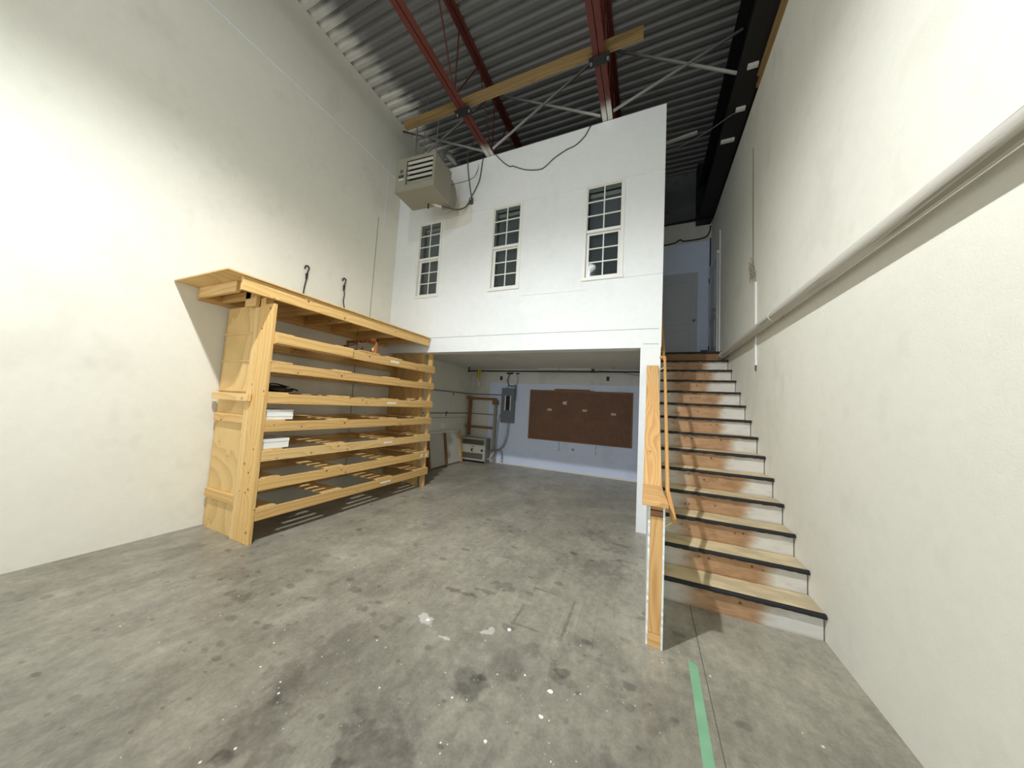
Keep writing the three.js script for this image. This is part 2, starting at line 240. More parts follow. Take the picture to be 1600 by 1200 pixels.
{
  const m = struct('mezzanine_floor');
  part('ceiling_board', bx([XL, CEIL, ZB], [0.03, CEIL + 0.02, ZP - 0.13], { r: 0, fixed: true, axis: 0 }), CEILM, m);
  part('floor_deck', bx([XL, CEIL + 0.02, ZB], [0.03, MEZ, ZP - 0.13], { r: 0 }), PLY, m);
  part('landing_deck', bx([0.03, MEZ - 0.16, ZB], [XR, MEZ, ZS - 13 * RUN - 0.02], { r: 0 }), BROWNWOOD, m);
  part('office_ceiling', bx([XL, 5.62, ZB], [0.16, 5.7, ZP - 0.13], { r: 0 }), CEILM, m);
}
// stair side wall with its open stud end and sloping cap
{
  const w = struct('wall_stair'), zt = -3.0, y0 = 0.955, k = RISE / RUN;
  const prof = (z0, jag) => { const p = []; if (jag) for (let y = 0; y < y0; y += 0.025) p.push([-(z0 + (rnd() - 0.5) * jag), y]); else p.push([-z0, 0]); p.push([-z0, y0], [-zt, y0], [-ZP - 0.0, y0 + (-ZP + zt) * k], [-ZP, 2.25], [-ZB, 2.25], [-ZB, 0]); return p; };
  const sheet = (x, th, jag, z0) => { const g = poly(prof(z0, jag), th); g.rotateY(Math.PI / 2); g.translate(x, 0, 0); g.computeVertexNormals(); return g; };
  // the extrusion runs along +x after the turn; shape x -> -z
  part('drywall_sheet', sheet(0.028, 0.0127, 0.012, -2.5), WHITE_P, w); part('drywall_sheet', sheet(0.1225, 0.0127, 0.006, -2.484), WHITE_P, w);
  part('stud', bx([0.0412, 0.09, -2.535], [0.122, 0.875, -2.495], { r: 0.002 }), FIR, w);
  part('bottom_plate', bx([0.0412, 0, -4.6], [0.122, 0.088, -2.493], { r: 0.002 }), FIR, w);
  part('top_plate', bx([0.0412, 0.877, -3.0], [0.122, 0.915, -2.497], { r: 0.002 }), BROWNWOOD, w);
  part('top_plate', bx([0.0412, 0.917, -3.0], [0.122, 0.952, -2.512], { r: 0.002 }), FIR, w);
  const cap = poly([[-0.012, -3.0], [0.132, -3.0], [0.134, -2.72], [0.146, -2.56], [0.15, -2.45], [-0.012, -2.45]].map(p => [p[0], -p[1]]), 0.03, null, 0.003); cap.rotateX(-Math.PI / 2); cap.translate(0, 0.957, 0); gridUV(cap, 0, [0.3, 0.55]);
  part('cap_board', cap, FIR, w);
  part('cap_board', bar([0.06, y0 + 0.018, zt + 0.005], [0.06, y0 + 0.018 + (-ZP + zt) * k, ZP + 0.003], 0.146, 0.034, [0, 1, 0], { off: [0.2, 0.02], r: 0.004 }), FIR, w);
  part('under_stair_wall', bx([0.05, 0, ZB], [0.11, CEIL, ZP - 0.2], { r: 0 }), WHITE_P, w);
}
// corrugated roof deck, in lapped sheets
{
  const c = struct('ceiling'), P = 0.15, D = 0.038, n0 = Math.ceil((ZF + 0.2 - (ZB - 0.2)) / P);
  const xs = []; for (let x = XL - 0.05; x < XL + 1.3; x += 0.045) xs.push(x); for (let x = XL + 1.3; x < XR + 0.15; x += 0.6) xs.push(x); xs.push(XR + 0.2);
  const DECKM = std({ vertexColors: true, roughness: 0.6, metalness: 0.1, side: THREE.DoubleSide });
  const zc = k => ZB - 0.2 + k * P;
  for (let s = 0; s < n0; s += 6) {
    const pos = [], col = [], idx = [], prof = [];
    for (let k = s; k < Math.min(s + 6, n0); k++) prof.push([zc(k), 0, k], [zc(k) + 0.062, 0, k], [zc(k) + 0.092, D, k], [zc(k) + 0.122, D, k]);
    prof.push([zc(Math.min(s + 6, n0)) + 0.012, 0, s + 6]);
    const lap = (s / 6) % 2 ? 0.0015 : 0, tone = 0.9 + 0.2 * h2(s, 1, 7);
    const nP = prof.length, colAt = (x, q) => { const e = 0.26 + 0.34 * (vn(q[2] * 0.9, 1.3, 400, 9, 5) - 0.2) + (q[1] ? -0.09 : 0.06) + 0.12 * (vn(x * 9, q[2] * 2.3, 4000, 400, 8) - 0.5); let m = 1 - sst(e - 0.16, e + 0.2, x - XL); m *= 0.35 + 0.65 * vn(q[2] * 1.7 + q[0] * 3, 4.4, 900, 9, 12); const g = 0.14 * tone * (0.85 + 0.3 * vn(x * 1.3 + 20, q[2] * 0.8, 900, 300, 3)); return [mix(g, 0.8, m), mix(g, 0.79, m), mix(g * 0.99, 0.75, m)]; };
    for (let i = 0; i < xs.length - 1; i++) for (let j = 0; j < nP - 1; j++) {
      const A = prof[j], B = prof[j + 1], q = [[xs[i], A], [xs[i + 1], A], [xs[i + 1], B], [xs[i], B]];
      for (const t of [0, 1, 2, 0, 2, 3]) { const [x, p] = q[t]; pos.push(x, DECK + p[1] + lap, p[0]); col.push(...colAt(x, p)); }
    }
    const g = new THREE.BufferGeometry(); g.setAttribute('position', new THREE.Float32BufferAttribute(pos, 3)); g.setAttribute('color', new THREE.Float32BufferAttribute(col, 3)); g.computeVertexNormals(); const uv = new Float32Array(pos.length / 3 * 2); for (let i = 0; i < pos.length / 3; i++) { uv[2 * i] = pos[3 * i]; uv[2 * i + 1] = pos[3 * i + 2]; } g.setAttribute('uv', new THREE.BufferAttribute(uv, 2));
    part('deck_sheet', g, DECKM, c);
  }
  part('roof_board', bx([XL - 0.2, DECK + 0.06, ZB - 0.2], [XR + 0.3, DECK + 0.2, ZF + 0.2], { r: 0 }), DARKBLOCK, c);
}

// ---------------------------------------------------------------- steel above
const SPRAY = std({ vertexColors: true, roughness: 0.6, metalness: 0.1 });
function spray(g, base, fn) { const p = g.attributes.position, c = new Float32Array(p.count * 3); for (let i = 0; i < p.count; i++) { const m = fn(p.getX(i), p.getY(i), p.getZ(i)); c[3 * i] = mix(base[0], 0.66, m); c[3 * i + 1] = mix(base[1], 0.65, m); c[3 * i + 2] = mix(base[2], 0.62, m); } g.setAttribute('color', new THREE.BufferAttribute(c, 3)); return g; }
function strip(a, b, seg) { const g = new THREE.BoxGeometry(Math.abs(b[0] - a[0]), Math.abs(b[1] - a[1]), Math.abs(b[2] - a[2]), 1, 1, seg).toNonIndexed(); g.translate((a[0] + b[0]) / 2, (a[1] + b[1]) / 2, (a[2] + b[2]) / 2); return g; }
const RED = [0.1, 0.018, 0.011];
const nearWall = (x, y, z) => (1 - sst(-4.52, -4.32, z + 0.06 * Math.sin(x * 90))) * sst(-5.0, -4.8, z);
function joist(xc, label) {
  const t = thing('roof_joist', label, 'joist', [0, 0, 0], 0, null), z0 = ZB + 0.02, z1 = ZF - 0.02, yb = 6.105, yt = DECK - 0.012;
  const angle = (s, y, up) => mergeGeometries([strip([xc + s * 0.006, y, z0], [xc + s * 0.075, y + 0.007, z1], 200), strip([xc + s * 0.006, y + up[0], z0], [xc + s * 0.02, y + up[1], z1], 200)]);
  for (const s of [-1, 1]) part('bottom_chord', spray(angle(s, yb, [0.007, 0.07]), RED, (x, y, z) => y > yb + 0.02 ? 0 : nearWall(x, y, z)), SPRAY, t);
  for (const s of [-1, 1]) part('top_chord', spray(angle(s, yt, [-0.063, 0]), RED, () => 0), SPRAY, t);
  for (let k = -3; k < 9; k++) {
    const zb = -3.49 + k * 1.2; if (zb < z0 + 0.7 || zb > z1 - 0.7) continue;
    for (const d of [-0.6, 0, 0.6]) part('web_bar', spray(rod([xc, yb + 0.04, zb + d * 0.03], [xc, yt - 0.02, zb + d], 0.011), RED, () => 0), SPRAY, t);
  }
  return t;
}
joist(-2.712, 'dark red open web steel joist above the unit heater side, left of two');
joist(-0.66, 'dark red open web steel joist above the rightmost window, right of two');
{
  const t = thing('steel_beam', 'dark deep steel beam running along the top of the right wall', 'beam'); const m = std({ color: 0x0f0d0d, roughness: 0.6, metalness: 0.2 });
  part('bottom_flange', bx([0.955, 5.975, ZB], [1.235, 5.995, ZF], { r: 0.002 }), m, t); part('top_flange', bx([0.955, 6.75, ZB], [1.235, 6.77, ZF], { r: 0.002 }), m, t); part('web', bx([1.088, 5.995, ZB], [1.102, 6.75, ZF], { r: 0 }), m, t);
  part('hanger_post', [bx([0.93, 5.94, ZB + 0.001], [1.22, DECK - 0.01, ZB + 0.22], { r: 0.003 })], m, t);
}
{
  const B = (a, b, lab) => { const g = bar(a, b, 0.035, 0.006, [0, 0, 1]); const g2 = bar([a[0], a[1], a[2] - 0.018], [b[0], b[1], b[2] - 0.018], 0.006, 0.034, [0, 0, 1]); return tag(part('bridging_bar', spray(mergeGeometries([g, g2]), [0.03, 0.028, 0.027], (x, y, z) => 0.75 * (1 - sst(0.1, 0.75, (y - 6.05) / 1.15))), SPRAY, scene), lab, 'brace', null); };
  B([-2.62, 6.14, -4.55], [-0.72, 7.2, -4.55], 'diagonal steel brace rising rightwards between the two red joists');
  B([-0.76, 6.14, -4.57], [-2.64, 7.2, -4.57], 'diagonal steel brace rising leftwards between the two red joists');
  B([-2.8, 6.14, -4.55], [-4.77, 7.15, -4.55], 'diagonal steel brace rising leftwards behind the unit heater');
  B([-4.75, 6.2, -4.57], [-2.78, 7.2, -4.57], 'diagonal steel brace rising rightwards behind the unit heater flue');
  B([-0.57, 6.14, -4.55], [1.05, 6.73, -4.55], 'diagonal steel brace rising from right joist to dark beam');
  B([-0.56, 7.15, -4.57], [1.06, 6.1, -4.57], 'diagonal steel brace falling from right joist onto dark beam');
}
{
  const ty = (x0, x1, z, lab, y = 5.9) => { const g = bx([x0, y + 0.02, z - 0.025], [x1, y + 0.06, z + 0.025], { r: 0.003 }); return tag(part('beam_bracket', spray(g, [0.5, 0.48, 0.45], (x) => 0.4), SPRAY, scene), lab, 'bracket'); };
  ty(1.05, 1.16, -4.35, 'white painted steel bracket under dark beam, nearest of three', 5.915); ty(1.06, 1.17, -4.95, 'short white junction bracket under dark beam where grey cable ends', 5.91); ty(0.98, 1.16, -5.5, 'white painted steel bracket under dark beam, farthest of three', 5.915);
  tag(part('roof_strut', bar([0.17, 5.93, -5.2], [0.62, 6.02, -5.25], 0.05, 0.03), white(0x9c9a94, 0.7), scene), 'grey horizontal strut sticking out past the top right partition edge', 'strut');
  tag(part('roof_cable', tube([[0.12, 5.75, -5.15], [0.42, 5.76, -5.12], [0.75, 5.84, -5.06], [1.0, 5.93, -5.0], [1.08, 5.93, -4.97]], 0.007, 40), CABLE, scene), 'grey cable sagging from partition edge to bracket under dark beam', 'cable');
}
// timber across the joists, with clamps
{
  const t = thing('ceiling_timber', 'long pale timber lying across the bottom of both red joists', 'timber');
  const g = new THREE.BoxGeometry(3.72, 0.1, 0.09, 80, 1, 1).toNonIndexed(); gridUV(g, 0, [0.2, 0.1]); g.translate(-2.0, 6.235, -3.735);
  part('beam', g, TRIMWOOD, t);
  for (const xc of [-2.712, -0.66]) { part('clamp_plate', bx([xc - 0.13, 6.088, -3.80], [xc + 0.13, 6.1, -3.68], { r: 0.002 }), BLACK, t); for (const s of [-1, 1]) part('bolt', [rod([xc + s * 0.105, 6.05, -3.735], [xc + s * 0.105, 6.2, -3.735], 0.008), cyl(0.017, 0.017, 0.016, [xc + s * 0.105, 6.078, -3.735], 6)], STEEL, t); }
}

// ---------------------------------------------------------------- windows of the upper office
const GLASS = new THREE.MeshPhysicalMaterial({ color: 0xdfe4e6, roughness: 0.03, transmission: 1, thickness: 0, ior: 1.5, specularIntensity: 1 });
const SLAT = std({ color: 0xc4c4c6, roughness: 0.7 }), VAL = std({ color: 0xd0ccc0, roughness: 0.7 });
WIN.forEach(([x0, x1, y0, y1], wi) => {
  const w = struct('window_' + (wi + 1)), z = ZP, f = 0.03;
  const fr = (a, b) => bx(a, b, { r: 0.003 });
  part('window_frame', [fr([x0 - 0.012, y0 - 0.014, z - 0.13], [x0 + f, y1 + 0.012, z + 0.014]), fr([x1 - f, y0 - 0.014, z - 0.13], [x1 + 0.012, y1 + 0.012, z + 0.014]), fr([x0 + f, y1 - f, z - 0.13], [x1 - f, y1 + 0.012, z + 0.014]), fr([x0 - 0.02, y0 - 0.02, z - 0.13], [x1 + 0.02, y0 + f, z + 0.022])], TRIM, w);
  const ym = (y0 + y1) / 2 - 0.01, a0 = x0 + f, a1 = x1 - f;
  const sash = (ya, yb, zz, side, rt, rb) => {
    const s = new THREE.Group(); s.name = 'sash'; w.add(s); const d = 0.03, m = 0.018, X0 = a0 + side, X1 = a1 - side, Y0 = ya + rb, Y1 = yb - rt;
    part('sash_frame', [fr([a0, ya, zz - d], [X0, yb, zz]), fr([X1, ya, zz - d], [a1, yb, zz]), fr([X0, yb - rt, zz - d], [X1, yb, zz]), fr([X0, ya, zz - d], [X1, Y0, zz])], TRIM, s);
    const xc = (X0 + X1) / 2; part('muntin', fr([xc - m / 2, Y0, zz - 0.02], [xc + m / 2, Y1, zz - 0.002]), TRIM, s);
    const hh = (Y1 - Y0) / 3; for (const k of [1, 2]) part('muntin', fr([X0, Y0 + k * hh - m / 2, zz - 0.02], [X1, Y0 + k * hh + m / 2, zz - 0.001]), TRIM, s);
    for (let k = 0; k < 3; k++) for (const q of [0, 1]) part('pane', bx([q ? xc : X0, Y0 + k * hh, zz - 0.014], [q ? X1 : xc, Y0 + (k + 1) * hh, zz - 0.011], { r: 0 }), GLASS, s);
  };
  sash(ym, y1 - f, z - 0.005, 0.012, 0.012, 0.045); sash(y0 + f, ym + 0.005, z - 0.04, 0.042, 0.03, 0.04);
  const b = thing('window_blind', ['grey slatted blind inside the left window below the unit heater', 'grey slatted blind inside the middle window', 'grey slatted blind inside the right window, near the partition edge'][wi], 'blind');
  part('head_rail', bx([x0 + 0.04, y1 - 0.11, z - 0.2], [x1 - 0.02, y1 - 0.04, z - 0.15], { r: 0.004 }), VAL, b);
  const sl = []; for (let y = y0 + 0.05; y < y1 - 0.12; y += 0.028) sl.push(bx([x0 + 0.045, y, z - 0.188], [x1 - 0.025, y + 0.0012, z - 0.163], { r: 0, rot: [wi ? -0.42 : -0.6, 0, 0] }));
  const s = part('slats', sl, SLAT, b); s.userData.kind = 'stuff';
  part('cord', [rod([x0 + 0.13, y0 + 0.04, z - 0.16], [x0 + 0.13, y1 - 0.1, z - 0.16], 0.0015, 5), rod([x1 - 0.12, y0 + 0.04, z - 0.16], [x1 - 0.12, y1 - 0.1, z - 0.16], 0.0015, 5)], TRIM, b);
});

// ---------------------------------------------------------------- staircase
{
  const t = thing('staircase', 'worn wooden stairs with black rubber nosings climbing along the right wall', 'stairs');
  const x0 = 0.137, x1 = XR - 0.004, L = x1 - x0;
  const riserMat = [0, 1, 2, 3, 4].map(s => { const tx = dataTex(512, 128, (u, v) => {
    const n = fbm(u, v, 5, 3, 4, 500 + s * 31), f = vn(u * 18, v * 90, 18, 90, 520 + s) - 0.5, n2 = fbm(u, v, 14, 6, 3, 540 + s);
    const ed = 0.72 + 0.1 * (h2(s, 2, 3) - 0.5) + 0.1 * (n - 0.5) + 0.05 * (v - 0.5), le = 0.15 + 0.08 * h2(s, 4, 3) + 0.08 * (n - 0.5);
    const br = sst(le - 0.1, le + 0.14, u) * (1 - sst(ed - 0.05, ed + 0.07, u)); let kn = 0; for (let i = 0; i < 5; i++) { const kx = h2(i, s, 601), ky = 0.2 + 0.6 * h2(i, s, 602); kn = Math.max(kn, 1 - sst(0.5, 1.2, Math.hypot((u - kx) * 1.1, (v - ky) * 0.19) / (0.006 + 0.006 * h2(i, s, 603)))); }
    const wd = [188 - 34 * n2 + f * 18, 149 - 31 * n2 + f * 16, 110 - 26 * n2 + f * 13], pt = [208 + 16 * (n - 0.5) + f * 8, 204 + 16 * (n - 0.5) + f * 8, 195 + 14 * (n - 0.5) + f * 8];
    const footAndGrime = 26 * (1 - sst(0.0, 0.14, v)) + 20 * sst(0.55, 0.75, fbm(u, v, 9, 4, 3, 660 + s));  // darker along the riser foot, plus random grime patches
    return [0, 1, 2].map(i => mix(pt[i] - footAndGrime * 0.6, wd[i] - footAndGrime * 0.5, br) - kn * br * [80, 70, 50][i]);
  }); tx.wrapS = tx.wrapT = THREE.ClampToEdgeWrapping; return std({ map: tx, roughness: 0.6 }); });
  const treadMat = [0, 1, 2].map(s => { const tx = dataTex(512, 128, (u, v) => { const n = fbm(u, v, 6, 3, 4, 700 + s * 13), f = vn(u * 16, v * 110, 16, 110, 710 + s) - 0.5, g = sst(0.3, 0.75, n); const w = [220, 202, 160], d = [184, 168, 138]; const e = 1 - sst(0.0, 0.12, u) * (1 - sst(0.9, 1, u)) * 0.8; return [0, 1, 2].map(i => mix(w[i], d[i], g * 0.7 + e * 0.25) + f * 16); }); tx.wrapS = tx.wrapT = THREE.ClampToEdgeWrapping; return std({ map: tx, roughness: 0.58 }); });
  const setUV = (g, ya, yb, ax) => { const p = g.attributes.position, uv = g.attributes.uv; for (let i = 0; i < p.count; i++) uv.setXY(i, (p.getX(i) - x0) / L, ((ax === 1 ? p.getY(i) : -p.getZ(i)) - ya) / (yb - ya)); return g; };
  for (let i = 1; i <= 14; i++) {
    const zn = ZS - (i - 1) * RUN, zr = zn - 0.024, yt = i * RISE, yb = (i - 1) * RISE;
    part('riser', setUV(bx([x0, yb, zr - 0.02], [x1 - 0.006, yt - 0.03, zr], { r: 0.001 }), yb, yt, 1), riserMat[i % 5], t);
    if (i < 14) part('tread', setUV(bx([x0, yt - 0.03, zr - RUN], [x1, yt, zn + 0.004], { r: 0.003 }), -zn, -zn + RUN, 2), treadMat[i % 3], t);
    else part('tread', bx([x0, yt - 0.03, zr - 0.1], [x1, yt, zn + 0.004], { r: 0.003 }), BROWNWOOD, t);
    // bullnosed rubber strip, its edge worn
    const pr = [[0.022, 0.0015], [0.012, 0.005], [0.0, 0.004], [-0.01, -0.003], [-0.0125, -0.012], [-0.011, -0.024], [-0.003, -0.029], [0.0, -0.02], [0.0, 0.0], [0.022, 0.0]].map(p => new THREE.Vector2(...p));
    const g = new THREE.ExtrudeGeometry(new THREE.Shape(pr), { depth: L, steps: 48, bevelEnabled: false }); g.rotateY(Math.PI / 2); g.translate(x0, yt, zn + 0.004);
    const p = g.attributes.position; for (let q = 0; q < p.count; q++) if (p.getY(q) < yt - 0.022) { const w = vn(p.getX(q) * 34, i * 3.7, 4000, 100, 9); p.setY(q, p.getY(q) + 0.009 * (w - 0.5)); }
    g.computeVertexNormals(); part('nosing', g, RUBBER, t);
  }
}
{
  const t = thing('handrail', 'honey coloured wooden handrail on brackets along the stair side wall', 'handrail');
  const A = [0.165, 0.985, -2.78], B = [0.2, 2.31, -4.45], k = 0.793, g = [];
  g.push(bar(A, B, 0.03, 0.052, [0, 1, 0], { r: 0.01, off: [0.1, 0.02] }));
  part('rail', g, OAK, t);
  part('rail_end', [bar([0.166, 0.992, -2.785], [0.196, 0.845, -2.56], 0.034, 0.05, [0, 1, 0], { r: 0.012 })], OAK, t);
  part('rail_end', [tube([[0.2, 2.3, -4.44], [0.198, 2.345, -4.49], [0.185, 2.355, -4.53], [0.15, 2.35, -4.55]], 0.02, 16, 10)], OAK, t);
  for (const [x, y, z, w] of [[0.196, 0.835, -2.6, 0.135], [0.197, 2.2, -4.38, 0.135]]) part('bracket', [rod([w, y - 0.045, z + 0.02], [x, y, z], 0.0075), cyl(0.022, 0.022, 0.006, [w + 0.003, y - 0.045, z + 0.02], 16, [0, 0, Math.PI / 2])], BRASS, t);
  const u = thing('upper_handrail', 'dark wooden handrail continuing up behind the partition edge', 'handrail');
  part('rail', bar([0.2, 2.42, -4.8], [0.2, 3.66, -6.42], 0.035, 0.14, [0, 1, 0], { r: 0.006 }), OAK, u);
  for (const z of [-5.2, -6.1]) part('bracket', rod([0.16, 2.42 + (-4.8 - z) * 0.765 - 0.05, z], [0.195, 2.42 + (-4.8 - z) * 0.765, z], 0.008), BRASS, u);
}

// ---------------------------------------------------------------- lumber rack on the left wall
const LV = [0.345, 0.655, 0.965, 1.283, 1.59, 1.933, 2.255], RXF = -3.76, RXB = -4.74;
{
  const t = thing('lumber_rack', 'big pine lumber rack with seven open shelf levels against the left wall', 'rack');
  part('top_panel', bx([-4.785, 2.757, -4.62], [-3.715, 2.773, -1.55], { r: 0.002, axis: 2 }), PLY, t);
  part('fascia', bx([-3.778, 2.612, -4.61], [-3.74, 2.756, -1.69], { r: 0.004 }), PINE[0], t, 'long top front beam');
  part('rear_beam', bx([-4.785, 2.612, -4.6], [-4.747, 2.756, -1.75], { r: 0.003 }), PINE[1], t);
  for (const z of [-2.54, -2.97, -3.42, -3.9, -4.34]) part('top_joist', bx([-4.746, 2.63, z - 0.02], [-3.779, 2.756, z + 0.02], { r: 0.003 }), pine(), t);
  part('top_joist', bx([-4.745, 2.64, -1.79], [-3.985, 2.756, -1.75], { r: 0.003 }), PINE[2], t);
  part('cross_plate', bx([-4.745, 2.645, -2.0], [-4.14, 2.735, -1.96], { r: 0.003 }), PINE[1], t);
  part('block', bx([-4.24, 2.56, -2.0], [-4.03, 2.74, -1.96], { r: 0.003 }), PINE[2], t);
  part('post', bx([-4.112, 0, -2.09], [-4.02, 2.556, -2.0], { r: 0.006 }), PINE[2], t); part('post', bx([-4.018, 0, -2.09], [-3.93, 2.655, -2.003], { r: 0.005 }), PINE[0], t);
  part('front_board', bx([-3.927, 0, -2.04], [-3.764, 2.575, -2.002], { r: 0.003 }), PINE[0], t, 'broad upright board at the near end');
  part('end_panel', bx([-4.71, 0, -2.05], [-4.113, 2.59, -2.032], { r: 0.001 }), PLY, t); part('end_panel', bx([-4.75, 0, -4.87], [-3.99, 2.585, -4.852], { r: 0.001 }), PLY, t);
  part('post', bx([-4.09, 0, -4.85], [-4.0, 2.585, -4.81], { r: 0.003 }), PINE[1], t); part('post', bx([-3.893, 0, -4.85], [-3.801, 2.545, -4.81], { r: 0.003 }), PINE[1], t); part('post', bx([-4.78, 0, -4.85], [-4.75, 2.6, -4.76], { r: 0.003 }), PINE[1], t); part('post', bx([-4.78, 0, -2.14], [-4.71, 2.6, -2.05], { r: 0.003 }), PINE[1], t);
  part('cleat', bx([-4.71, 1.49, -1.995], [-3.98, 1.57, -1.957], { r: 0.004 }), PINE[2], t);
  for (const y of [0.36, 1.235]) part('cleat', bx([-4.71, y, -2.03], [-4.114, y + 0.095, -1.998], { r: 0.004 }), PINE[1], t);
  const zs = [[-2.25, -2.03], [-3.05, -2.79], [-3.98, -3.67], [-4.86, -4.5]];
  LV.forEach((y, i) => {
    const m = PINE[(i * 2 + 1) % 3], fr = part('front_rail', bx([-3.799, y - (i > 5 ? 0.125 : 0.112), -4.87], [RXF, y, -2.042], { r: 0.004 }), i === 5 ? PINE[1] : m, t);
    part('rear_rail', bx([-4.752, y - 0.1, -4.75], [-4.714, y, -2.06], { r: 0.003 }), PINE[1], t);
    zs.forEach(([a, b], j) => part('shelf_board', bx([-4.75, y + 0.0005, a + rr(-0.01, 0.01)], [RXF - (i === 0 || i === 1 ? 0.004 : rr(0.0, 0.03)), y + 0.017, b + rr(-0.012, 0.012)], { r: 0.002, axis: 0 }), j % 2 ? PINE[2] : PLY, t));
    if ([0, 2, 4, 6].includes(i)) part('label_sticker', bx([RXF, y - 0.066, -3.92 + rr(-0.03, 0.03)], [RXF + 0.0012, y - 0.04, -3.73], { r: 0 }), white(0xf0efe9), fr, 'white paper sticker');
    if (i === 1) for (const z of [-4.62, -4.75]) part('tape_scrap', poly([[0, 0], [0.05, 0.015], [0.07, 0.07], [0.03, 0.06]], 0.0015).rotateY(Math.PI / 2).translate(RXF, y - 0.09, z), white(0xf2f2ee), fr, 'torn white tape scrap');
  });
  part('spliced_board', bx([RXF, 2.142, -3.02], [-3.735, 2.258, -2.05], { r: 0.003 }), PINE[0], t, 'doubled rail piece on the top level');
}
// things on the rack
{
  const box = (p, s, turn, lab) => { const t = thing('white_box', lab, 'box', p, turn, null), m = white(0xeeeeea, 0.75); part('tray', bx([-s[0] / 2, 0, -s[2] / 2], [s[0] / 2, s[1] * 0.62, s[2] / 2], { r: 0.002 }), m, t); part('lid', bx([-s[0] / 2 - 0.003, s[1] * 0.64, -s[2] / 2 - 0.003], [s[0] / 2 + 0.003, s[1], s[2] / 2 + 0.003], { r: 0.003 }), m, t); return t; };
  box([-3.97, LV[3] + 0.018, -2.19], [0.34, 0.05, 0.31], 0, 'flat white carton on the upper shelf, lower of two stacked');
  box([-3.97, LV[3] + 0.0685, -2.2], [0.33, 0.06, 0.29], 0.02, 'flat white carton on the upper shelf, topmost of two stacked');
  box([-3.97, LV[2] + 0.018, -2.185], [0.34, 0.106, 0.29], -0.015, 'deep white carton on the lower shelf, below the stacked pair');
  const b = thing('tool_bag', 'black soft tool bag lying on the shelf above the white cartons', 'bag', [-4.0, LV[4] + 0.018, -2.25]);
  const s = new THREE.SphereGeometry(1, 24, 14).toNonIndexed(); { const p = s.attributes.position; for (let i = 0; i < p.count; i++) { const x = p.getX(i), y = p.getY(i), z = p.getZ(i), f = 1 + 0.12 * Math.sin(9 * x + 4 * z); p.setXYZ(i, x * 0.15, (Math.max(y, -0.75) + 0.75) * 0.04 * f + 0.012 * (z < 0 ? 0 : z), z * 0.17); } s.computeVertexNormals(); }
  part('body', s, BLACK, b); part('strap', tube([[-0.02, 0.06, 0.14], [0.02, 0.095, 0.05], [0.05, 0.07, -0.08], [0.09, 0.03, -0.19]], 0.009, 24), BLACK, b);
  part('reflective_strip', tube([[0.11, 0.05, -0.04], [0.125, 0.062, -0.1], [0.1, 0.05, -0.17]], 0.006, 16), std({ color: 0x9fb09a }), b);
}
{
  const O = woodMat(83, [178, 112, 58], [140, 78, 34], { rings: 7 });
  const t = thing('wooden_jig', 'orange brown wooden jig with a row of drilled holes on the top shelf', 'jig', [-3.98, LV[6] + 0.018, -3.42]);
  part('drilled_rail', bx([-0.52, 0.19, -0.1], [0.14, 0.235, -0.075], { r: 0.002 }), O, t);
  part('end_rail', bx([0.1, 0.19, -0.1], [0.14, 0.235, 0.02], { r: 0.002 }), O, t);
  part('leg', bx([0.1, 0, -0.1], [0.14, 0.235, -0.07], { r: 0.002 }), O, t); part('leg', bx([-0.52, 0.1, -0.1], [-0.485, 0.235, -0.07], { r: 0.002 }), O, t);
  for (let i = 0; i < 7; i++) part('peg_hole', cyl(0.011, 0.011, 0.004, [-0.46 + i * 0.09, 0.212, -0.074], 14, [Math.PI / 2, 0, 0]), BLACK, t);
  part('gusset', poly([[0.1, 0.02], [0.1, 0.15], [-0.02, 0.02]], 0.012).translate(0, 0, -0.09), O, t); part('gusset', poly([[-0.15, 0.05], [-0.25, 0.05], [-0.15, 0.13]], 0.012).translate(0, 0, -0.09), O, t);
  part('label_patch', poly([[0.085, 0.06], [0.09, 0.12], [0.055, 0.11], [0.03, 0.07]], 0.002).translate(0, 0, -0.078), white(0xefeee8), t, 'white label');
  part('base_board', bx([-0.3, 0, -0.14], [0.15, 0.015, 0.2], { r: 0.002, axis: 0 }), PINE[2], t);
  part('metal_rod', rod([-0.45, 0.135, -0.02], [-0.13, 0.15, 0.03], 0.011), STEEL, t); part('knob', cyl(0.02, 0.02, 0.03, [-0.12, 0.152, 0.032], 14, [0, 0, Math.PI / 2]), STEEL, t); part('handle', tube([[-0.62, 0.11, -0.04], [-0.55, 0.125, -0.03], [-0.45, 0.135, -0.02]], 0.015, 12), BLACK, t);
}
{
  const hook = (z, yt, yb, bend, lab) => { const t = thing('bungee_cord', lab, 'cord', [XL, 0, z]);
    part('hook', tube([[0.012, yt - 0.01, 0.035], [0.02, yt + 0.03, 0.03], [0.02, yt + 0.045, 0], [0.02, yt + 0.02, -0.025], [0.02, yt - 0.03, -0.012], [0.02, yt - 0.1, 0]], 0.009, 30, 8), BLACK, t); part('hook_sleeve', cyl(0.018, 0.013, 0.09, [0.02, yt - 0.12, 0], 12), BLACK, t);
    part('cord', tube([[0.02, yt - 0.15, 0], [0.018, mix(yt, yb, 0.5), bend], [0.018, mix(yt, yb, 0.75), bend * 0.6], [0.018, yb, bend * 2.2]], 0.008, 30, 6), BLACK, t); };
  hook(-2.93, 3.5, 2.78, 0.02, 'black bungee cord with open hook on left wall, left of two'); hook(-3.56, 3.56, 3.1, -0.02, 'black bungee cord with open hook on left wall, right of two');
}

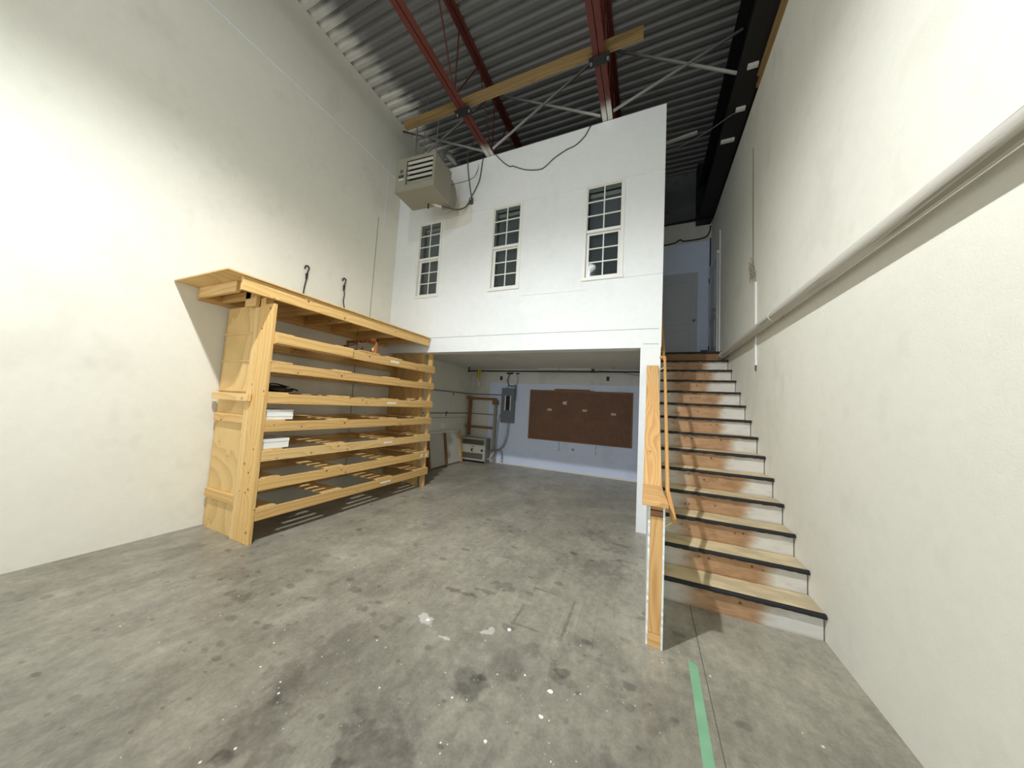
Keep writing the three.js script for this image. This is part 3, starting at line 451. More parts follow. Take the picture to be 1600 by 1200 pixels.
// ---------------------------------------------------------------- hanging unit heater
{
  const HM = std({ color: 0x8f8c7c, roughness: 0.55, metalness: 0.1 }), HB = std({ color: 0x888574, roughness: 0.55 }), DK = std({ color: 0x1c1b1a, roughness: 0.7 });
  const t = thing('unit_heater', 'grey hanging gas unit heater with louvred front below the roof', 'heater', [-3.5, 4.97, -3.65], 0.07);
  // local: front face at z=0, x -0.37..0.37, y 0..0.56, body behind
  const lx0 = -0.17, lx1 = 0.33, ly0 = 0.10, ly1 = 0.5, W = 0.37;
  part('front_panel', poly([[-W, 0], [W, 0], [W, 0.56], [-W, 0.56]], 0.012, [[[lx0, ly0], [lx1, ly0], [lx1, ly1], [lx0, ly1]]]).translate(0, 0, -0.012), HM, t);
  part('cabinet', [bx([-W, 0, -0.47], [-W + 0.012, 0.56, -0.012], { r: 0 }), bx([W - 0.012, 0, -0.47], [W, 0.56, -0.012], { r: 0 }), bx([-W, 0.548, -0.47], [W, 0.56, -0.012], { r: 0 }), bx([-W, 0, -0.48], [W, 0.56, -0.468], { r: 0 })], HM, t);
  part('bottom_pan', bx([-W - 0.002, -0.006, -0.475], [W + 0.002, 0.008, -0.004], { r: 0.003 }), HB, t);
  part('burner_chamber', bx([-W + 0.02, 0.02, -0.42], [W - 0.02, 0.54, -0.16], { r: 0 }), DK, t);
  for (let i = 0; i < 5; i++) part('louver', bar([lx0, ly0 + 0.05 + i * 0.083, -0.03], [lx1, ly0 + 0.05 + i * 0.083, -0.03], 0.036, 0.004, [0, -0.62, 0.78], {}), i ? std({ color: 0xaeaca2, roughness: 0.4 }) : HM, t);
  part('louver_frame', [bx([lx0 - 0.008, ly0 - 0.008, -0.09], [lx0, ly1 + 0.008, 0.004], { r: 0.001 }), bx([lx1, ly0 - 0.008, -0.09], [lx1 + 0.008, ly1 + 0.008, 0.004], { r: 0.001 }), bx([lx0, ly1, -0.09], [lx1, ly1 + 0.008, 0.004], { r: 0.001 }), bx([lx0, ly0 - 0.008, -0.09], [lx1, ly0, 0.004], { r: 0.001 })], HM, t);
  const em = cyl(0.032, 0.032, 0.003, [-0.265, 0.345, 0.001], 20, [Math.PI / 2, 0, 0]); em.scale(1, 1, 1); part('emblem', em, std({ color: 0x4f4e48 }), t); part('nameplate', bx([-0.32, 0.235, 0], [-0.215, 0.285, 0.002], { r: 0 }), std({ color: 0x3d3c38 }), t); part('nameplate', bx([-0.315, 0.2, 0], [-0.215, 0.216, 0.002], { r: 0 }), white(0xe9e8e4), t);
  // blower scroll on the right flank and rear
  const sc = []; for (let a = -1.6; a <= 1.65; a += 0.12) sc.push([0.14 + 0.2 * Math.cos(a), 0.19 + 0.25 * Math.sin(a)]); const sg = poly([[-0.05, 0.44], [-0.05, -0.05], ...sc], 0.18); sg.rotateY(Math.PI / 2); sg.translate(0.14, 0.08, -0.44); part('blower_housing', sg, HM, t);
  part('fan_guard', [cyl(0.2, 0.2, 0.03, [0.1, 0.26, -0.52], 28, [Math.PI / 2, 0, 0]), cyl(0.07, 0.07, 0.14, [0.1, 0.26, -0.58], 20, [Math.PI / 2, 0, 0])], DARKMETAL, t);
  part('flue_pipe', tube([[0.06, 0.3, -0.6], [0.06, 0.6, -0.6], [0.06, 1.02, -0.6], [0.07, 1.14, -0.66], [0.09, 1.18, -0.8], [0.12, 1.2, -1.1], [0.2, 1.22, -1.7]], 0.055, 50, 16), STEEL, t, 'metal flue pipe');
  part('flue_collar', [cyl(0.06, 0.06, 0.03, [0.06, 0.98, -0.6], 18), bx([-0.1, 0.22, -0.66], [0.2, 0.36, -0.48], { r: 0.01 })], STEEL, t);
  for (const [x, z, m] of [[-0.05, -0.02, 1.21], [0.3, -0.1, 1.21], [-0.35, -0.4, 2.3], [-0.2, -0.42, 2.3]]) part('hanger_rod', rod([x, 0.55, z], [x, m, z], 0.006, 6), STEEL, t);
  part('top_channel', [bx([-0.3, 0.56, -0.13], [0.34, 0.585, -0.1], { r: 0.002 }), bx([-0.36, 0.56, -0.42], [0.1, 0.585, -0.38], { r: 0.002 })], HM, t);
  part('gas_valve', [tube([[0.05, 0.58, -0.2], [0.03, 0.64, -0.26], [-0.02, 0.66, -0.36], [-0.03, 0.6, -0.4]], 0.01, 20), bx([-0.3, 0.585, -0.2], [-0.24, 0.66, -0.1], { r: 0.006 })], DARKMETAL, t);
  part('drain_stub', rod([0.02, 0.0, -0.38], [0.02, -0.09, -0.38], 0.012), BLACK, t); part('conduit_fitting', [rod([0.09, 0.005, -0.42], [0.2, -0.03, -0.46], 0.02), rod([0.2, -0.03, -0.46], [0.22, -0.035, -0.47], 0.026)], white(0xc9c8c2, 0.4), t);
}
{
  const t = thing('junction_box', 'grey electrical box on the partition beside the unit heater', 'electrical box', [-3.04, 5.3, ZP]);
  part('box', bx([-0.035, -0.055, 0], [0.035, 0.055, 0.05], { r: 0.006 }), std({ color: 0x5b5c5b, roughness: 0.45, metalness: 0.5 }), t); part('toggle', bx([-0.006, 0.005, 0.05], [0.006, 0.03, 0.065], { r: 0.002 }), white(), t); part('connector', cyl(0.018, 0.018, 0.04, [0, 0.075, 0.025], 12), STEEL, t);
  tag(part('heater_cable', tube([[-3.27, 4.93, -4.13], [-3.24, 4.98, -4.28], [-3.2, 5.06, -4.45], [-3.14, 5.17, -4.58], [-3.075, 5.29, -4.622]], 0.012, 40), CABLE, scene), 'armoured cable from the unit heater to the grey electrical box', 'cable');
  tag(part('loop_cable', tube([[-3.04, 5.38, -4.62], [-3.1, 5.65, -4.62], [-3.16, 6.05, -4.6], [-3.14, 6.27, -4.58], [-3.02, 6.38, -4.55], [-2.86, 6.33, -4.5]], 0.009, 50, 6), CABLE, scene), 'grey cable curving up from the electrical box to the left joist', 'cable');
  tag(part('loop_cable', tube([[-3.035, 5.38, -4.615], [-2.98, 5.48, -4.62], [-2.89, 5.68, -4.62], [-2.86, 6.0, -4.63], [-2.86, 6.12, -4.66]], 0.009, 40, 6), CABLE, scene), 'grey cable rising straight from the electrical box to wall top', 'cable');
  tag(part('hanging_cable', tube([[-2.6, 6.1, -4.66], [-2.56, 6.04, -4.63], [-2.42, 5.88, -4.632], [-2.29, 5.773, -4.635], [-2.24, 5.77, -4.635], [-2.0, 5.64, -4.635], [-1.75, 5.575, -4.635], [-1.64, 5.6, -4.635], [-1.5, 5.7, -4.635], [-1.3, 5.79, -4.635], [-1.14, 5.83, -4.635], [-1.0, 5.94, -4.635], [-0.925, 6.07, -4.635], [-0.9, 6.1, -4.68]], 0.008, 120, 6), CABLE, scene), 'thin dark cable sagging across the top of the partition', 'cable');
  tag(part('thermostat_cable', tube([[-3.2, 5.35, -4.2], [-3.0, 5.62, -4.5], [-2.96, 5.85, -4.63], [-2.93, 6.1, -4.66]], 0.006, 30, 6), CABLE, scene), 'short thin cable running diagonally behind the heater to wall top', 'cable');
}

// ---------------------------------------------------------------- right wall fittings
{
  const t = thing('wall_pipe', 'white painted horizontal pipe along the right wall above the stairs', 'pipe', [0, 0, 0]);
  const PM = paint(171, [192, 188, 178], 20, 50, 0.9), y = 2.665, x = XR - 0.075;
  part('pipe', rod([x, y, -6.62], [x, y, 2.5], 0.05, 28), PM, t); part('pipe_cap', [cyl(0.057, 0.057, 0.07, [x, y, -6.6], 24, [Math.PI / 2, 0, 0])], DARKMETAL, t);
  for (const z of [-6.2, -3.9, -1.2]) part('pipe_clamp', [new THREE.TorusGeometry(0.052, 0.006, 8, 28).toNonIndexed().translate(x, y, z), bx([x + 0.04, y - 0.012, z - 0.01], [XR, y + 0.012, z + 0.01], { r: 0.002 })], PM, t);
  const c = thing('wall_conduit', 'white vertical conduit crossing behind the pipe on the right wall', 'conduit'); part('conduit', bx([XR - 0.022, 2.27, -4.755], [XR, 3.34, -4.715], { r: 0.006 }), TRIM, c); part('wire_end', rod([XR - 0.012, 2.2, -4.735], [XR - 0.012, 2.27, -4.735], 0.008), CABLE, c);
  const w = []; for (let i = 0; i < 5; i++) { const p = []; for (let k = 0; k < 9; k++) { const a = k * 0.95 + i; p.push([XR - 0.02 - 0.03 * rnd(), 3.42 + 0.045 * k * (i % 2 ? 0.8 : 0.5) + 0.05 * Math.sin(a * 1.7), -4.78 + 0.06 * Math.cos(a) - 0.012 * k]); } w.push(tube(p, 0.004, 60, 5)); } w.push(tube([[XR - 0.015, 3.34, -4.735], [XR - 0.025, 3.42, -4.76], [XR - 0.03, 3.5, -4.82]], 0.005, 12, 5), tube([[XR - 0.01, 3.55, -4.86], [XR - 0.008, 4.4, -4.875], [XR - 0.008, 5.25, -4.86]], 0.004, 20, 5));
  tag(part('loose_wires', w, std({ color: 0xa39c86, roughness: 0.7 }), scene), 'tangle of loose pale wires above the white conduit on the right wall', 'wires');
}
// doors on the landing
function panelDoor(name, w, h, mat, hinge) {
  const g = struct(name), d = 0.04, z = 0;
  part('door_leaf', bx([0, 0, -d], [w, h, 0], { r: 0.003 }), mat, g);
  const m = 0.12, arch = []; for (let i = 0; i <= 16; i++) { const u = i / 16; arch.push([w - m - (w - 2 * m) * u, h - 0.25 + 0.09 * Math.sin(Math.PI * u) ** 1.6]); }
  const ring = (pts, inset) => { const c = pts.reduce((a, p) => [a[0] + p[0] / pts.length, a[1] + p[1] / pts.length], [0, 0]); const inn = pts.map(p => [p[0] + Math.sign(c[0] - p[0]) * Math.min(inset, Math.abs(c[0] - p[0])), p[1] + Math.sign(c[1] - p[1]) * inset]); return poly(pts, 0.008, [inn], 0.003); };
  const up = [[m, 0.86], [w - m, 0.86], ...arch], lo = [[m, 0.22], [w - m, 0.22], [w - m, 0.74], [m, 0.74]];
  part('door_moulding', ring(up, 0.022), mat, g); part('door_moulding', ring(lo, 0.022), mat, g);
  const kx = hinge === 'l' ? w - 0.07 : 0.07; part('door_handle', [cyl(0.033, 0.033, 0.01, [kx, 0.95, 0.006], 24, [Math.PI / 2, 0, 0]), cyl(0.012, 0.012, 0.05, [kx, 0.95, 0.03], 14, [Math.PI / 2, 0, 0]), new THREE.SphereGeometry(0.03, 20, 14).toNonIndexed().translate(kx, 0.95, 0.062)], STEEL, g);
  return g;
}
{
  const dm = white(0xb9bcc0, 0.5), d1 = panelDoor('door_1', 0.8, 2.06, dm, 'l'); d1.position.set(0.185, MEZ + 0.01, ZB + 0.052);
  const dg = []; part('door_casing', [bx([0.802, -0.01, -0.05], [0.87, 2.13, -0.02], { r: 0.004 }), bx([-0.02, 2.066, -0.05], [0.802, 2.13, -0.02], { r: 0.004 })], BLUE_B, d1);
  const d2 = panelDoor('door_2', 0.74, 2.04, white(0xc4c6c8, 0.5), 'l'); d2.rotation.y = -Math.PI / 2; d2.position.set(XR - 0.045, MEZ + 0.01, -7.76);
  part('door_casing', [bx([-0.06, 0, -0.035], [-0.004, 2.1, 0.0], { r: 0.004 }), bx([-0.06, 2.046, -0.035], [0.78, 2.11, 0.0], { r: 0.004 })], TRIM, d2);
  for (const y of [0.25, 1.75]) part('hinge', rod([-0.002, y, 0.006], [-0.002, y + 0.1, 0.006], 0.009), DARKMETAL, d2);
  const t = thing('door_stop', 'thin dark bar low on the wall right of the landing door', 'bar'); part('bar', bar([1.06, 2.99 + 0.05, ZB + 0.02], [1.19, 3.04, ZB + 0.02], 0.03, 0.025), DARKMETAL, t);
  tag(part('wall_cable', tube([[0.16, 5.57, ZB + 0.02], [0.5, 5.6, ZB + 0.025], [0.62, 5.66, ZB + 0.03], [0.7, 5.62, ZB + 0.02], [1.0, 5.62, ZB + 0.02], [1.15, 5.66, ZB + 0.02], [1.21, 5.78, ZB + 0.02], [1.222, 5.9, ZB + 0.02]], 0.014, 60, 6), BLACK, scene), 'black cable looping along the wall above the landing door', 'cable');
  tag(part('wall_cable', tube([[0.16, 6.05, ZB + 0.02], [0.5, 6.08, ZB + 0.03], [0.93, 6.1, ZB + 0.02]], 0.018, 30, 6), BLACK, scene), 'thick black cable high on the dark wall beside the beam', 'cable');
  tag(part('corner_cable', tube([[XR - 0.02, 5.6, ZB + 0.02], [XR - 0.025, 4.6, ZB + 0.025], [XR - 0.02, 3.6, ZB + 0.02], [XR - 0.02, MEZ + 0.02, ZB + 0.02]], 0.012, 40, 6), BLACK, scene), 'thin dark cable down the corner right of the landing door', 'cable');
}

// ---------------------------------------------------------------- under the mezzanine
{
  const t = thing('cork_board', 'large brown cork board in a wooden frame on the back wall', 'notice board', [0, 0, ZB]);
  const cork = std({ map: (() => { const q = dataTex(512, 512, (u, v) => { const a = fbm(u, v, 90, 90, 3, 801) - 0.5, b = fbm(u, v, 5, 5, 3, 811) - 0.5; return [124 + a * 44 + b * 14, 92 + a * 38 + b * 12, 74 + a * 32 + b * 10]; }); q.repeat.set(1.2, 1.2); return q; })(), roughness: 0.95 });
  const x0 = -2.89, x1 = -0.298, y0 = 0.76, y1 = 2.064, f = 0.035;
  part('cork_panel', bx([x0 + f, y0 + f, 0.002], [x1 - f, y1 - f, 0.016], { r: 0, axis: 0 }), cork, t);
  part('frame_rail', bx([x0, y1 - f, 0.001], [x1, y1, 0.03], { r: 0.003 }), BROWNWOOD, t); part('frame_rail', bx([x0, y0, 0.001], [x1, y0 + f, 0.03], { r: 0.003 }), BROWNWOOD, t); part('frame_rail', bx([x0, y0 + f, 0.001], [x0 + f, y1 - f, 0.03], { r: 0.003 }), BROWNWOOD, t); part('frame_rail', bx([x1 - f, y0 + f, 0.001], [x1, y1 - f, 0.03], { r: 0.003 }), BROWNWOOD, t);
  const pm = white(0xcfc4bd, 0.9);
  for (const [a, b, c, d, lab] of [[-2.386, -2.274, 1.526, 1.583, 'small white paper card on cork board, leftmost of three'], [-1.477, -1.369, 1.554, 1.606, 'small white paper card on cork board, middle of three'], [-0.788, -0.676, 1.503, 1.556, 'small white paper card on cork board, rightmost of three']]) { const k = thing('paper_card', lab, 'card', [(a + b) / 2, (c + d) / 2, ZB + 0.0165], 0, 'white cards pinned on the cork board'); part('card', bx([(a - b) / 2, (c - d) / 2, 0], [(b - a) / 2, (d - c) / 2, 0.002], { r: 0 }), pm, k); part('printed_line', bx([(a - b) / 2 + 0.012, -0.006, 0.002], [(b - a) / 2 - 0.012, 0.004, 0.0028], { r: 0 }), std({ color: 0xa79f9a }), k); }
  tag(part('arrow_card', poly([[-2.0, 1.745], [-1.965, 1.705], [-1.865, 1.7], [-1.9, 1.74], [-1.862, 1.79], [-1.955, 1.788]], 0.002).translate(0, 0, ZB + 0.0165), pm, scene), 'pale arrow shaped paper scrap pinned above the white cards', 'paper');
  tag(part('trim_board', [bx([-2.22, 2.078, ZB], [-1.31, 2.105, ZB + 0.025], { r: 0.003 }), bx([-2.2, 2.066, ZB], [-1.2, 2.078, ZB + 0.012], { r: 0.002 })], BROWNWOOD, scene), 'narrow brown wooden strip fixed just above the cork board', 'board');
}
{
  const t = thing('breaker_panel', 'grey electrical breaker panel with open black breaker rows', 'electrical panel', [-3.5, 1.13, ZB]);
  part('cabinet', bx([-0.19, 0, 0], [0.19, 0.945, 0.11], { r: 0.004 }), PANELGREY, t);
  part('cover', poly([[-0.19, 0], [0.19, 0], [0.19, 0.945], [-0.19, 0.945]], 0.008, [[[-0.085, 0.34], [0.1, 0.34], [0.1, 0.74], [-0.085, 0.74]]]).translate(0, 0, 0.11), PANELGREY, t);
  part('breaker_frame', [bx([-0.085, 0.34, 0.108], [-0.05, 0.74, 0.122], { r: 0 }), bx([0.07, 0.34, 0.108], [0.1, 0.74, 0.122], { r: 0 })], white(0xd8dadb), t);
  for (let i = 0; i < 10; i++) for (const s of [0, 1]) part('breaker', bx([-0.048 + s * 0.06, 0.345 + i * 0.039, 0.108], [0.006 + s * 0.06, 0.38 + i * 0.039, 0.122 + 0.004 * h2(i, s, 3)], { r: 0.002 }), BLACK, t);
  part('connector', [cyl(0.03, 0.03, 0.05, [0.03, -0.02, 0.05], 16), cyl(0.028, 0.028, 0.05, [-0.05, 0.965, 0.05], 16)], STEEL, t);
  const c = thing('panel_conduit', 'curved silver flexible conduit from breaker panel down to the floor heater', 'conduit');
  part('conduit', tube([[-3.47, 1.11, -7.84], [-3.47, 0.95, -7.83], [-3.48, 0.78, -7.81], [-3.54, 0.55, -7.79], [-3.63, 0.42, -7.78], [-3.74, 0.36, -7.77], [-3.9, 0.335, -7.77], [-3.975, 0.33, -7.76]], 0.026, 60, 12), STEEL, c);
  part('branch', tube([[-3.72, 0.37, -7.8], [-3.64, 0.33, -7.82], [-3.6, 0.22, -7.83], [-3.6, 0.1, -7.83], [-3.61, 0.005, -7.83]], 0.02, 30, 10), STEEL, c); part('branch_fitting', [cyl(0.03, 0.03, 0.05, [-3.605, 0.03, -7.83], 14), cyl(0.034, 0.034, 0.03, [-3.605, 0.11, -7.83], 14)], white(0xd6d6d2, 0.4), c);
  tag(part('heater_whip', tube([[-3.975, 0.1, -7.7], [-3.92, 0.13, -7.7], [-3.86, 0.22, -7.75], [-3.82, 0.32, -7.79]], 0.016, 24, 10), white(0xbdbdb8, 0.35), scene), 'short silver cable curling out of the floor heater side', 'cable');
  tag(part('panel_feed', [tube([[-3.52, 2.14, ZB + 0.04], [-3.57, 2.28, ZB + 0.03], [-3.55, 2.4, ZB + 0.03], [-3.5, 2.5, ZB + 0.03]], 0.014, 24), tube([[-3.5, 2.16, ZB + 0.05], [-3.38, 2.13, ZB + 0.08], [-3.31, 2.16, ZB + 0.09], [-3.28, 2.05, ZB + 0.1], [-3.29, 1.75, ZB + 0.1]], 0.013, 30)], CABLE, scene), 'dark cables looping from breaker panel top to the wall holes', 'cable');
  tag(part('panel_wire', tube([[-3.31, 2.48, ZB + 0.02], [-3.27, 2.35, ZB + 0.02], [-3.29, 2.2, ZB + 0.02], [-3.32, 2.08, ZB + 0.1]], 0.006, 24, 6), CABLE, scene), 'thin grey wire dropping onto the breaker panel right corner', 'cable');
  tag(part('wall_hole', poly([[-3.64, 2.49], [-3.6, 2.52], [-3.45, 2.525], [-3.4, 2.5], [-3.47, 2.475], [-3.6, 2.475]], 0.003).translate(0, 0, ZB - 0.003), BLACK, scene), 'ragged black hole in the wall above the breaker panel, larger', 'hole'); tag(part('wall_hole', poly([[-3.36, 2.49], [-3.33, 2.515], [-3.24, 2.51], [-3.22, 2.49], [-3.3, 2.475]], 0.003).translate(0, 0, ZB - 0.003), BLACK, scene), 'ragged black hole in the wall above the breaker panel, smaller', 'hole');
}
{
  const outlet = (x, y, z, lab, s = 1) => { const t = thing('outlet_box', lab, 'outlet', [x, y, z]); part('plate', bx([-0.035 * s, -0.055 * s, 0], [0.035 * s, 0.055 * s, 0.02], { r: 0.004 }), std({ color: 0x3c3a36, roughness: 0.5 }), t); for (const q of [-0.02, 0.02]) part('socket', cyl(0.014 * s, 0.014 * s, 0.006, [0, q * s, 0.022], 14, [Math.PI / 2, 0, 0]), DARKMETAL, t); };
  outlet(-0.89, 2.39, ZB, 'small dark outlet high on the back wall right of pipe hanger'); outlet(-3.78, 2.36, ZB, 'small dark outlet high on the back wall left of breaker panel');
  const plate = thing('blank_plate', 'small scuffed round patch on the back wall below cork board', 'wall plate', [-1.68, 0.585, ZB]); part('plate', cyl(0.035, 0.035, 0.006, [0, 0, 0.003], 18, [Math.PI / 2, 0, 0]), std({ color: 0x9a9ca4 }), plate); part('screw', cyl(0.008, 0.008, 0.006, [0, 0, 0.008], 10, [Math.PI / 2, 0, 0]), DARKMETAL, plate);
  for (const [x, l] of [[-2.04, 'left'], [-1.12, 'right']]) { tag(part('hanging_string', [rod([x, 0.545, ZB + 0.006], [x + 0.004, 0.76, ZB + 0.006], 0.004, 6), new THREE.SphereGeometry(0.012, 10, 8).toNonIndexed().translate(x, 0.54, ZB + 0.012)], CABLE, scene), 'thin dark string hanging below the cork board, ' + l + ' of two', 'string'); }
  const p = thing('ceiling_pipe', 'black gas pipe hung below the ceiling under the mezzanine', 'pipe'), y = 2.505, z = -7.42;
  part('pipe', rod([-4.56, y, z], [0.03, y, z], 0.017, 14), DARKMETAL, p); part('elbow', [cyl(0.026, 0.026, 0.06, [-4.57, y, z], 14), rod([-4.57, y, z], [-4.57, CEIL, z], 0.017)], DARKMETAL, p);
  for (const x of [-4.22, -2.0, -1.18, -0.72]) part('hanger', [rod([x, y, z], [x, CEIL, z], 0.006, 6), new THREE.TorusGeometry(0.021, 0.005, 6, 18).rotateY(Math.PI / 2).toNonIndexed().translate(x, y, z)], STEEL, p);
  part('valve', [cyl(0.024, 0.024, 0.09, [-1.18, y, z], 12, [0, 0, Math.PI / 2]), bx([-1.21, y + 0.02, z - 0.01], [-1.15, y + 0.06, z + 0.01], { r: 0.003 })], DARKMETAL, p);
  tag(part('sagging_wire', tube([[-1.05, 2.53, -7.45], [-0.6, 2.52, -7.55], [-0.3, 2.46, -7.6], [0.0, 2.44, -7.62]], 0.006, 30, 6), CABLE, scene), 'thin wire sagging below the black pipe towards the column', 'wire');
  const s = thing('strip_light', 'unlit white strip light fixture on the ceiling behind black pipe', 'light fixture', [-1.95, CEIL - 0.001, -7.66]); part('housing', bx([-0.68, -0.055, -0.05], [0.68, 0, 0.05], { r: 0.006 }), white(0xd9d6cc), s); part('tube', rod([-0.62, -0.075, 0], [0.62, -0.075, 0], 0.013, 12), white(0xf2f2ee, 0.3), s); for (const q of [-1, 1]) part('end_socket', bx([q * 0.64 - 0.015, -0.09, -0.02], [q * 0.64 + 0.015, -0.055, 0.02], { r: 0.003 }), TRIM, s);
  // caution tape
  const cv = document.createElement('canvas'); cv.width = 256; cv.height = 64; const cx = cv.getContext('2d'); cx.fillStyle = '#d8c62a'; cx.fillRect(0, 0, 256, 64); cx.fillStyle = '#15140f'; cx.font = 'bold 46px sans-serif'; cx.textAlign = 'center'; cx.textBaseline = 'middle'; cx.fillText('CAUTION', 128, 34);
  const ct = new THREE.CanvasTexture(cv); ct.colorSpace = THREE.SRGBColorSpace; const CM = std({ map: ct, roughness: 0.5, side: THREE.DoubleSide }), cl = std({ color: 0xcfcabb, roughness: 0.5, side: THREE.DoubleSide });
  const c = thing('caution_tape', 'yellow and black caution tape hanging from the black pipe', 'tape', [-4.27, 2.55, -7.39]);
  const ribbon = (x, l, w, ph, m, y0 = 0) => { const g = new THREE.PlaneGeometry(1, 1, 2, 24).toNonIndexed(), q = g.attributes.position, u = g.attributes.uv; for (let i = 0; i < q.count; i++) { const s = q.getX(i), v = 0.5 - q.getY(i), a = ph + 1.5 * Math.sin(v * 2.6 + ph); q.setXYZ(i, x + s * w * Math.cos(a) + 0.03 * Math.sin(v * 2 + ph), y0 - v * l, s * w * Math.sin(a) + 0.02); u.setXY(i, 1 - v, s + 0.5); } g.computeVertexNormals(); return g; };
  part('strip', ribbon(-0.03, 0.3, 0.075, 0.2, CM), CM, c); part('strip', ribbon(0.05, 0.36, 0.075, 0.7, CM), CM, c); part('loop', new THREE.TorusGeometry(0.03, 0.012, 8, 20).rotateY(Math.PI / 2).toNonIndexed().translate(0, -0.015, -0.03), CM, c); part('plain_tail', ribbon(-0.05, 0.22, 0.05, 0.3, cl, -0.29), cl, c, 'plain pale tail'); part('plain_tail', ribbon(0.05, 0.2, 0.05, 0.9, cl, -0.34), cl, c, 'plain pale tail');
}
{
  const t = thing('wall_conduit_run', 'thin grey conduit running round the corner at head height', 'conduit'); const CM2 = std({ color: 0x7d786c, roughness: 0.5, metalness: 0.4 });
  part('conduit', [rod([XL + 0.02, 1.885, -5.2], [XL + 0.02, 1.885, ZB + 0.02], 0.012), rod([XL + 0.02, 1.885, ZB + 0.02], [-3.69, 1.885, ZB + 0.02], 0.012)], CM2, t); part('strap', bx([XL, 1.79, -7.07], [XL + 0.012, 1.885, -7.04], { r: 0.002 }), CM2, t);
  const u = thing('wall_conduit_run', 'thin grey conduit running round the corner at waist height', 'conduit'); part('conduit', [rod([XL + 0.02, 1.32, -5.2], [XL + 0.02, 1.32, ZB + 0.02], 0.011), rod([XL + 0.02, 1.32, ZB + 0.02], [-3.7, 1.32, ZB + 0.02], 0.011)], CM2, u); part('strap', [bx([XL, 1.23, -6.8], [XL + 0.012, 1.34, -6.77], { r: 0.002 }), bx([XL, 1.3, -6.83], [XL + 0.02, 1.36, -6.76], { r: 0.003 })], CM2, u);
  const f = thing('wooden_wall_frame', 'brown wooden frame shelf standing in the back left corner', 'frame', [0, 0, 0]);
  const X0 = -4.73, X1 = -3.84, z0 = -7.86, z1 = -7.79;
  part('post', bx([X0, 0.7, z0], [X0 + 0.07, 1.79, z1], { r: 0.003 }), BROWNWOOD, f); part('post', bx([X1 - 0.075, 0, z0], [X1, 1.7, z1], { r: 0.003 }), std({ color: 0x9c9588, roughness: 0.7 }), f, 'grey painted post');
  part('rail', bx([X0, 1.72, z1], [X1, 1.79, z1 + 0.035], { r: 0.003 }), BROWNWOOD, f); part('rail', bx([X0, 0.92, z1], [X1 - 0.08, 0.985, z1 + 0.035], { r: 0.003 }), BROWNWOOD, f); part('end_block', bx([X1 - 0.09, 1.6, z1], [X1 + 0.06, 1.73, z1 + 0.09], { r: 0.004 }), BROWNWOOD, f); part('end_block', bx([X0 - 0.02, 1.74, z1 + 0.03], [X0 + 0.13, 1.81, z1 + 0.1], { r: 0.004 }), BROWNWOOD, f); part('end_block', bx([X0 - 0.02, 0.94, z1 + 0.03], [X0 + 0.11, 1.0, z1 + 0.1], { r: 0.004 }), BROWNWOOD, f);
  const o = thing('switch_box', 'small white electrical box with pipe on the grey post', 'electrical box', [-3.79, 1.2, ZB]); part('box', bx([-0.035, 0, 0], [0.035, 0.13, 0.06], { r: 0.005 }), white(0xdad9d4), o); part('conduit', rod([0, 0, 0.03], [-0.02, -1.19, 0.03], 0.013), STEEL, o);
}
{
  const t = thing('floor_heater', 'beige gas wall heater with two grilles standing in the corner', 'heater', [-4.37, 0, -7.53], 0.03), HM = std({ color: 0xb5b2a4, roughness: 0.5 }), DG = std({ color: 0x4c4940, roughness: 0.7 });
  const W = 0.385; part('casing', [bx([-W, 0.07, -0.3], [W, 0.665, -0.012], { r: 0.006 })], HM, t); part('side_panel', bx([W - 0.001, 0, -0.29], [W + 0.008, 0.66, -0.02], { r: 0.002 }), std({ color: 0x8e8b80, roughness: 0.55 }), t); part('plinth', bx([-W + 0.02, 0, -0.28], [W - 0.02, 0.07, -0.06], { r: 0 }), BLACK, t);
  part('front_panel', poly([[-W, 0.06], [W, 0.06], [W, 0.665], [-W, 0.665]], 0.01, [[[-W + 0.06, 0.48], [W - 0.04, 0.48], [W - 0.04, 0.62], [-W + 0.06, 0.62]], [[-W + 0.03, 0.1], [W - 0.06, 0.1], [W - 0.06, 0.26], [-W + 0.03, 0.26]]], 0.002).translate(0, 0, -0.008), HM, t);
  const gr = (x0, x1, y0, y1, n) => { const a = part('grille', [bx([x0, y0, -0.011], [x1, y1, -0.006], { r: 0 })], DG, t); for (let i = 0; i < n; i++) part('grille_bar', bx([x0, y0 + (i + 0.3) * (y1 - y0) / n, -0.008], [x1, y0 + (i + 0.75) * (y1 - y0) / n, 0.003], { r: 0 }), std({ color: 0x7a776c, roughness: 0.5 }), a); };
  gr(-W + 0.06, W - 0.04, 0.48, 0.62, 7); gr(-W + 0.03, W - 0.06, 0.1, 0.26, 8);
  part('emblem', [bx([-0.04, 0.3, 0.003], [0.045, 0.375, 0.006], { r: 0 }), bx([-0.03, 0.42, 0.003], [0.045, 0.435, 0.006], { r: 0 })], BLACK, t); part('emblem_mark', poly([[0.02, 0.32], [0.045, 0.31], [0.045, 0.355], [0.01, 0.35]], 0.002).translate(0, 0, 0.006), white(), t); part('knob', cyl(0.028, 0.03, 0.03, [0.3, 0.345, 0.015], 20, [Math.PI / 2, 0, 0]), BLACK, t);
}
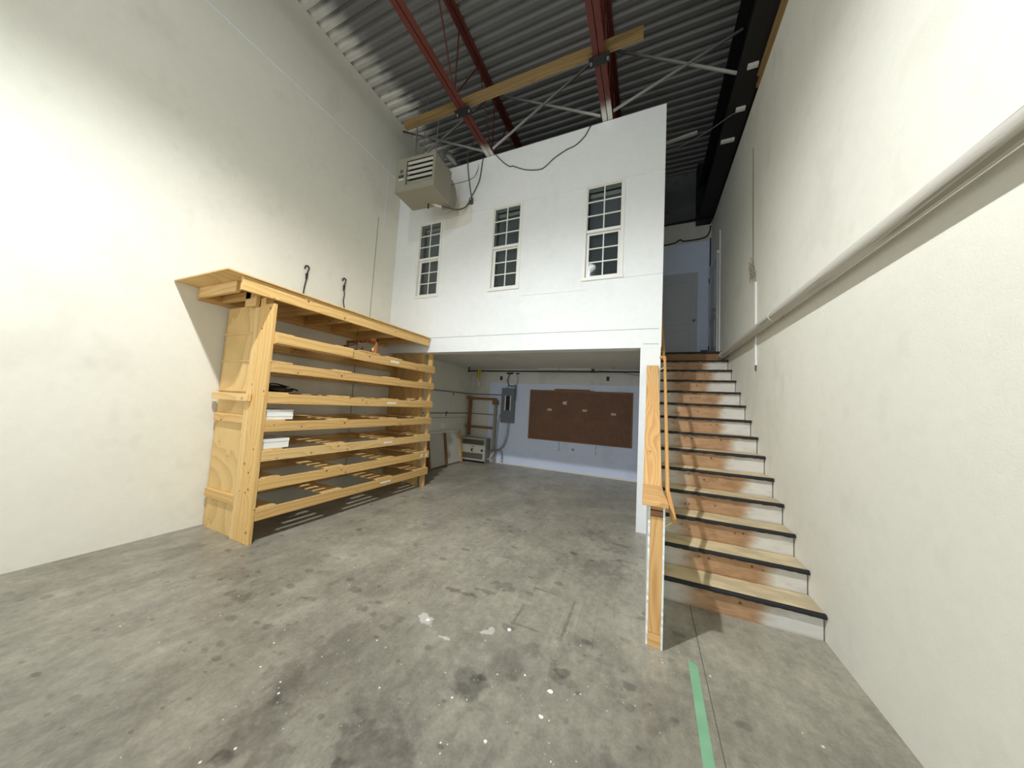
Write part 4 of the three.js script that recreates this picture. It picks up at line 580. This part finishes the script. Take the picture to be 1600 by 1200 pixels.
{
  const t = thing('leaning_panel', 'wood framed white panel leaning on the left wall in the corner', 'panel', [-4.62, 0, 0]);
  const tilt = 0.16, H = 0.86, F = (y, z, th) => [-Math.sin(tilt) * y + th, Math.cos(tilt) * y, z];
  const b = (y0, y1, z0, z1, t0, t1, m, n) => { const g = bx([t0, y0, z0], [t1, y1, z1], { r: 0.003 }); g.applyMatrix4(new THREE.Matrix4().makeRotationZ(tilt)); g.translate(0, 0.004, 0); return part(n, g, m, t); };
  b(0, H, -7.42, -7.33, 0, 0.038, PINE[0], 'frame_stile'); b(0, H - 0.02, -6.74, -6.65, 0, 0.038, BROWNWOOD, 'frame_stile'); b(H - 0.04, H, -7.33, -6.0, -0.002, 0.04, TRIM, 'frame_rail'); b(0, H - 0.02, -6.06, -6.0, 0, 0.038, BROWNWOOD, 'frame_stile'); b(0.02, H - 0.04, -7.33, -6.06, 0.004, 0.014, white(0xc9c4ba, 0.8), 'white_sheet');
}

// ---------------------------------------------------------------- on the floor
{
  const g = poly([[0.287, -2.49], [0.338, -2.455], [0.31, -1.0], [0.26, -1.0]].map(p => [p[0], -p[1]]), 0.0006); g.rotateX(-Math.PI / 2); 
  tag(part('floor_tape', g, std({ map: (() => { const q = dataTex(128, 128, (u, v) => { const a = fbm(u, v, 8, 8, 3, 901) - 0.5; return [124 + a * 26, 172 + a * 22, 136 + a * 24]; }); return q; })(), roughness: 0.75 }), scene), 'pale green tape strip stuck on the floor beside the saw cut', 'tape').position.y = 0.0008;
  const chip = (x, z, r, lab, n = 7) => { const pts = []; for (let i = 0; i < n; i++) { const a = i / n * 6.283, q = r * (0.65 + 0.5 * rnd()); pts.push([q * Math.cos(a), q * 0.8 * Math.sin(a)]); } const g = poly(pts, 0.003, null, 0.001); g.rotateX(-Math.PI / 2); g.translate(x, 0.0015, z); tag(part('paint_chip', g, white(0xecebe6, 0.8), scene), lab, 'chip'); };
  chip(-0.463, -1.844, 0.017, 'white plaster chip on the floor, larger of the two left of the tape'); chip(-0.466, -1.68, 0.014, 'white plaster chip on the floor, smaller and nearer of the two left of the tape'); chip(-0.863, -2.175, 0.018, 'white plaster flake on the floor by the worn slab outline'); chip(-0.667, -1.446, 0.009, 'tiny white plaster crumb near the bottom of the floor, alone'); chip(-0.63, -1.875, 0.007, 'tiny white crumb left of the larger plaster chip'); chip(-1.434, -1.985, 0.016, 'white smeared plaster scrap on the floor below the rack');
}
scene.traverse(o => { if (o.isMesh) { o.castShadow = true; o.receiveShadow = true; } });
renderer.render(scene, camera);
